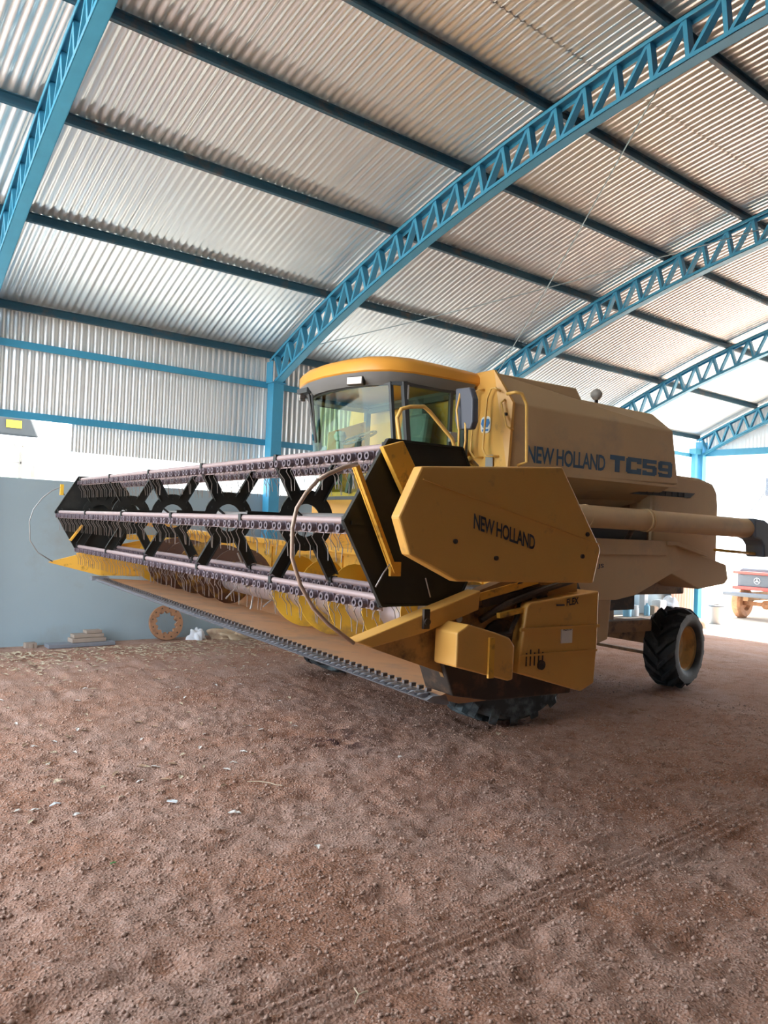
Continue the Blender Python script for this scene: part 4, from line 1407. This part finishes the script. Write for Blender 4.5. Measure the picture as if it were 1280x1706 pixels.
MB().lathe([(0, 0), (.17, 0), (.20, .5), (.17, .5), (.15, .05)], (0, 0, 0), 2, 16).build('bucket', M['shaft'], t, 40)
MB().lathe([(.20, .47), (.225, .48), (.225, .51), (.20, .52)], (0, 0, 0), 2, 16).build('rim', M['truckg'], t, 40)


# ---------------------------------------------------------------- litter on the dirt
def leaf_mb(l, w_, bend, seed):
    r = random.Random(seed)
    b = MB()
    top, bot = [], []
    nn = 6
    vs = []
    for i in range(nn + 1):
        f = i / nn
        ww = w_ * math.sin(PI * (0.06 + .9 * f)) ** .7 * r.uniform(.75, 1.1) / 2
        z = .35 * bend * math.sin(PI * f) + r.uniform(0, .006)
        vs += [((f - .5) * l, -ww, z + ww * .3), ((f - .5) * l, 0, z - .001), ((f - .5) * l, ww, z + ww * .35)]
    fs = []
    for i in range(nn):
        for j in range(2):
            a = i * 3 + j
            fs.append((a, a + 3, a + 4, a + 1))
    m = len(vs)
    vs += [(p[0], p[1], p[2] - .0015) for p in vs]
    fs += [tuple(m + q for q in f[::-1]) for f in fs]
    return b.add(vs, fs)


def put(b, name, m, x, y, label, cat, rz=0, group=None, rx=0):
    o = b.build(name, m)
    o.location = (x, y, ground(x, y) + .010)
    o.rotation_euler = (rx, 0, rz)
    return tag(o, label, cat, group)


put(leaf_mb(.085, .045, .012, 1), 'dry_leaf', M['paper'], 2.49, 4.49, 'pale triangular leaf lying alone left of centre in the foreground dirt', 'leaf', -.5)
put(leaf_mb(.10, .05, .02, 2), 'dry_leaf', M['straw'], 5.42, 4.96, 'dry cream leaf lying in front of the near front tyre', 'leaf', .6)
put(leaf_mb(.08, .06, .02, 3), 'dry_leaf', M['straw'], 1.76, 5.65, 'curled cream leaf at the left among the scattered leaves', 'leaf', .3)
put(leaf_mb(.08, .035, .01, 4), 'plastic_scrap', M['cloth'], 1.62, 5.25, 'bluish white scrap below the curled leaf at left', 'scrap', .2)
put(leaf_mb(.07, .03, .01, 5), 'dry_leaf', M['straw'], 1.42, 5.05, 'narrow cream leaf near the left edge of the picture', 'leaf', .9)
put(leaf_mb(.05, .04, .01, 6), 'dry_leaf', M['paper'], 1.66, 4.95, 'small pale leaf right of the narrow leaf near the left edge', 'leaf', .1)
put(MB().tube([(-.12, 0, .005), (-.03, .01, .008), (.05, -.004, .006), (.09, -.03, .004), (.14, -.035, .004)], .0035, 5), 'twig', M['straw'], 2.97, 4.95, 'thin straw twig lying flat in the middle of the dirt', 'twig', -.75)
put(MB().box((0, 0, .006), (.07, .018, .006)).box((.01, .012, .008), (.04, .004, .01)), 'plastic_scrap', M['pvc'], 2.25, 4.89, 'shiny white plastic strip left of the triangular leaf', 'scrap', -.9)
put(leaf_mb(.055, .035, .012, 9), 'dry_leaf', M['paper'], 2.62, 3.75, 'small upright pale leaf in the lower middle dirt', 'leaf', 1.2)
put(leaf_mb(.05, .03, .008, 10), 'paper_scrap', M['paper'], 4.2, 4.9, 'small pale paper flake on the dirt before the cutter bar end', 'scrap', .2)
put(MB().tube([(-.05, 0, .004), (0, .012, .012), (.05, 0, .004)], .003, 5).tube([(0, .01, .01), (.03, .05, .012)], .0025, 5), 'twig', M['straw'], 1.95, 2.45, 'short forked straw at the bottom edge left of centre', 'twig', .4)
put(leaf_mb(.04, .02, .01, 13), 'green_leaf', M['green'], 1.62, 4.22, 'tiny green leaf in the lower left dirt', 'leaf', .3)
rl = random.Random(21)
lm = [leaf_mb(rl.uniform(.045, .08), rl.uniform(.025, .042), rl.uniform(.003, .012), 30 + i).mesh('leaf_flake', (M['straw'], M['paper'], M['leafb'])[i % 3]) for i in range(6)]
for i in range(210):
    # denser to the left and along the wall
    x = rl.uniform(1.0, 6.4)
    y = 5.0 + abs(rl.gauss(0, 2.6))
    if y > 10.9 or (x - 1.9) > (y - 3.8) * .9:
        continue
    o = link('leaf_flake', rl.choice(lm), None, (x, y, ground(x, y) + .008))
    o.rotation_euler = (rl.uniform(-.2, .2), rl.uniform(-.2, .2), rl.uniform(0, 6.3))
    tag(o, 'small dry leaf flake scattered on the reddish dirt at left', 'leaf', 'leaf flakes scattered on the dirt')
# small crumbs of dirt: nobody could count them
rng = np.random.RandomState(4)
NP = 60000
px = rng.uniform(.8, 9.0, NP) ** 1.0
py = rng.uniform(1.2, 9.5, NP)
dist = np.hypot(px, py)
keep = rng.rand(NP) < np.clip(1.5 - dist / 9, .25, 1)
px, py = px[keep], py[keep]
pz = hfun(px, py)
sz = rng.gamma(2.2, .0022, len(px)) + .002
sz = np.clip(sz, .002, .016)
oct_ = np.array([(1, 0, 0), (-1, 0, 0), (0, 1, 0), (0, -1, 0), (0, 0, .8), (0, 0, -.8)])
jit = rng.uniform(.6, 1.3, (len(px), 6, 3))
V_ = (oct_[None] * jit * sz[:, None, None] + np.stack([px, py, pz + sz * .25], -1)[:, None, :]).reshape(-1, 3)
Ft = np.array([(0, 2, 4), (2, 1, 4), (1, 3, 4), (3, 0, 4), (2, 0, 5), (1, 2, 5), (3, 1, 5), (0, 3, 5)])
F_ = (Ft[None] + (np.arange(len(px)) * 6)[:, None, None]).reshape(-1, 3)
me = bpy.data.meshes.new('dirt_crumbs')
me.vertices.add(len(V_))
me.vertices.foreach_set('co', V_.reshape(-1).astype('f'))
me.loops.add(F_.size)
me.loops.foreach_set('vertex_index', F_.reshape(-1).astype('i'))
me.polygons.add(len(F_))
me.polygons.foreach_set('loop_start', np.arange(0, F_.size, 3, dtype='i'))
me.update(calc_edges=True)
me.materials.append(M['pebble'])
tag(link('dirt_crumbs', me), 'loose reddish dirt crumbs covering the foreground floor', 'dirt', None, 'stuff')
# husk litter along the foot of the wall
pos = []
b = MB()
for i in range(1500):
    x = rl.uniform(2.4, 9.0)
    y = 11.2 - abs(rl.gauss(0, .9))
    l_ = rl.uniform(.018, .055)
    a = rl.uniform(0, 6.3)
    z = ground(x, y) if i % 5 == 0 else gz(x) + .012
    c, s = math.cos(a) * l_, math.sin(a) * l_
    b.add([(x - c, y - s, z), (x + s * .4, y - c * .4, z + .008), (x + c, y + s, z + .002), (x - s * .4, y + c * .4, z + .010)], [(0, 1, 2, 3)])
tag(b.build('husk_litter', M['straw']), 'pale husk bits strewn along the foot of the grey wall', 'litter', None, 'stuff')
